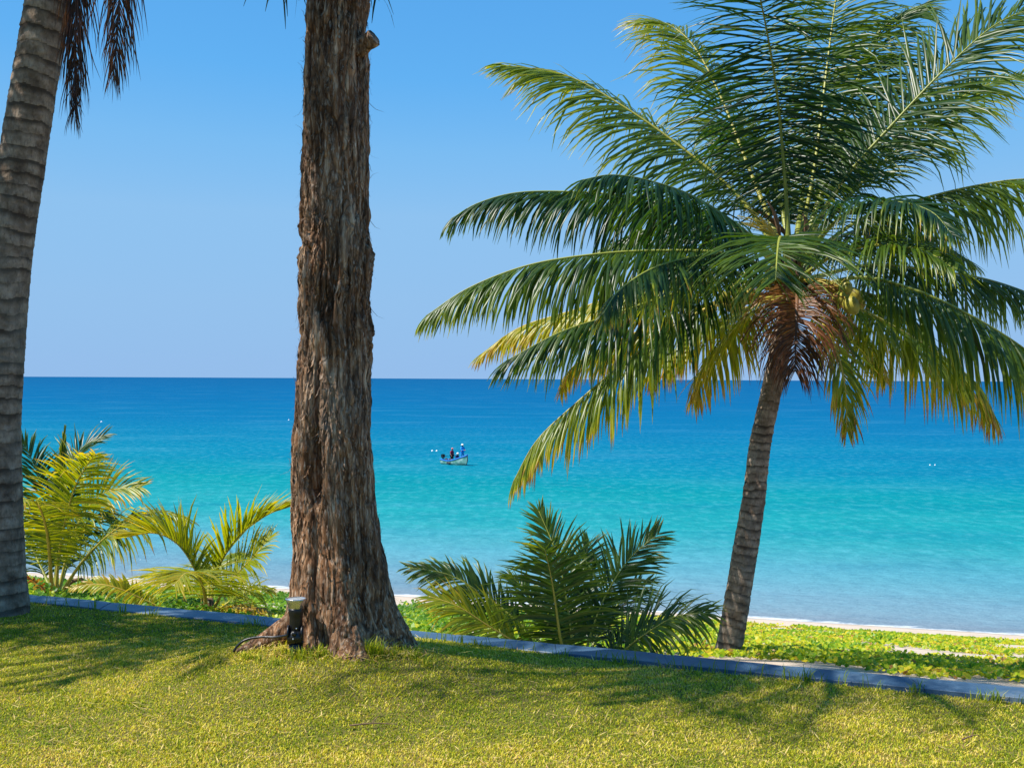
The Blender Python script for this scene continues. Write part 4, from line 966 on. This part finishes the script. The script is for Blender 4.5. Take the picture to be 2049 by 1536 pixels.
person('person in sky blue clothes and white hat standing in the bow of the boat', 1.25, .0, .62, YAW-.1, REACH, M['cyan'], M['cyan'], M['whitec'], 'brim')

# ------------------------------------------------------------------ bits on the ground
def twig(name, P, r, label, cat='twig'):
    mb = MB(); C = spline(P, 14)[0]; mb.tube(C, np.linspace(r, r*.4, 14), 6)
    mb.tube([C[6], C[6]+np.array([.02, .03, .02]), C[6]+np.array([.05, .05, .02])], [r*.6, r*.5, r*.2], 5)
    o = mb.build(name, M['twig'], None); tag(o, label, cat)
def onlawn(x, y, up=.02):
    d = 6.0
    for _ in range(12):
        p = at(x, y, d); d = d*(CAMZ-float(lawn_z(p.x, p.y)))/(CAMZ-p.z)
    p = at(x, y, d); p.z += up; return p
twig('twig', [onlawn(700, 1460), onlawn(745, 1458, .025), onlawn(795, 1457)], .004, 'thin dry brown twig lying on the sunny lawn below the thick tree')
twig('twig', [onlawn(1925, 1488), onlawn(1950, 1484, .03), onlawn(1962, 1481)], .004, 'short curved dry twig on the lawn near the right corner')
dp = at(152, 1164, 17.6)
mb = MB(); mb.tube(spline([at(128, 1180, 17.4), at(140, 1166, 17.4), at(152, 1160, 17.4), at(164, 1158, 17.4), at(165, 1164, 17.4)], 16)[0], np.linspace(.035, .02, 16), 8)
mb.tube([at(128, 1180, 17.4), at(120, 1225, 17.3)], [.035, .05], 8)
dw = mb.build('driftwood', M['twig'], None); tag(dw, 'bent dark driftwood stick beside the young palm on the left', 'driftwood')

# ------------------------------------------------------------------ light
SUN_EL = math.radians(55); SAZ = math.atan2(-1, -.24)      # azimuth from +Y towards +X
S = Vector((math.sin(SAZ)*math.cos(SUN_EL), math.cos(SAZ)*math.cos(SUN_EL), math.sin(SUN_EL)))
ld = bpy.data.lights.new('sun', 'SUN'); ld.energy = 5.0; ld.angle = math.radians(.53); ld.color = (1, .945, .86)
lo = bpy.data.objects.new('sun', ld); COL.objects.link(lo); lo.rotation_euler = S.to_track_quat('Z', 'Y').to_euler(); lo.location = (-20, 10, 40)
w = bpy.data.worlds.new('World'); scene.world = w; w.use_nodes = True
nt = w.node_tree; nt.nodes.clear()
out = nt.nodes.new('ShaderNodeOutputWorld'); bg = nt.nodes.new('ShaderNodeBackground'); sky = nt.nodes.new('ShaderNodeTexSky')
sky.sky_type = 'NISHITA'; sky.sun_disc = False; sky.sun_elevation = SUN_EL; sky.sun_rotation = SAZ
sky.altitude = 600; sky.air_density = 1.0; sky.dust_density = 0.0; sky.ozone_density = 5.0
sp_ = nt.nodes.new('ShaderNodeSeparateColor'); nt.links.new(sky.outputs[0], sp_.inputs[0])
fac_ = math_(nt, 'DIVIDE', math_(nt, 'SUBTRACT', sp_.outputs[0], 1.0), 7.0)        # brightness of the sky dome, graded to the clear tropical blue
rp_ = ramp(nt, fac_, [(v_, tuple(q/6 for q in c_)) for v_, c_ in ((0, (.48, 2.1, 4.9)), (.086, (.76, 2.68, 5.42)), (.14, (1.20, 3.05, 5.40)), (.223, (1.66, 3.28, 5.28)), (.45, (1.80, 3.25, 5.15)), (.866, (1.84, 3.12, 5.04)), (1, (2.0, 3.2, 5.0)))])
sc_ = nd(nt, 'ShaderNodeVectorMath', operation='SCALE'); sc_.inputs['Scale'].default_value = 6.0; nt.links.new(rp_.outputs[0], sc_.inputs[0]); nt.links.new(sc_.outputs[0], bg.inputs[0]); bg.inputs[1].default_value = .098; nt.links.new(bg.outputs[0], out.inputs[0])
vs = scene.view_settings; vs.view_transform = 'Standard'; vs.look = 'None'; vs.exposure = 0.75; vs.gamma = 1
scene.cycles.max_bounces = 8; scene.cycles.transparent_max_bounces = 8
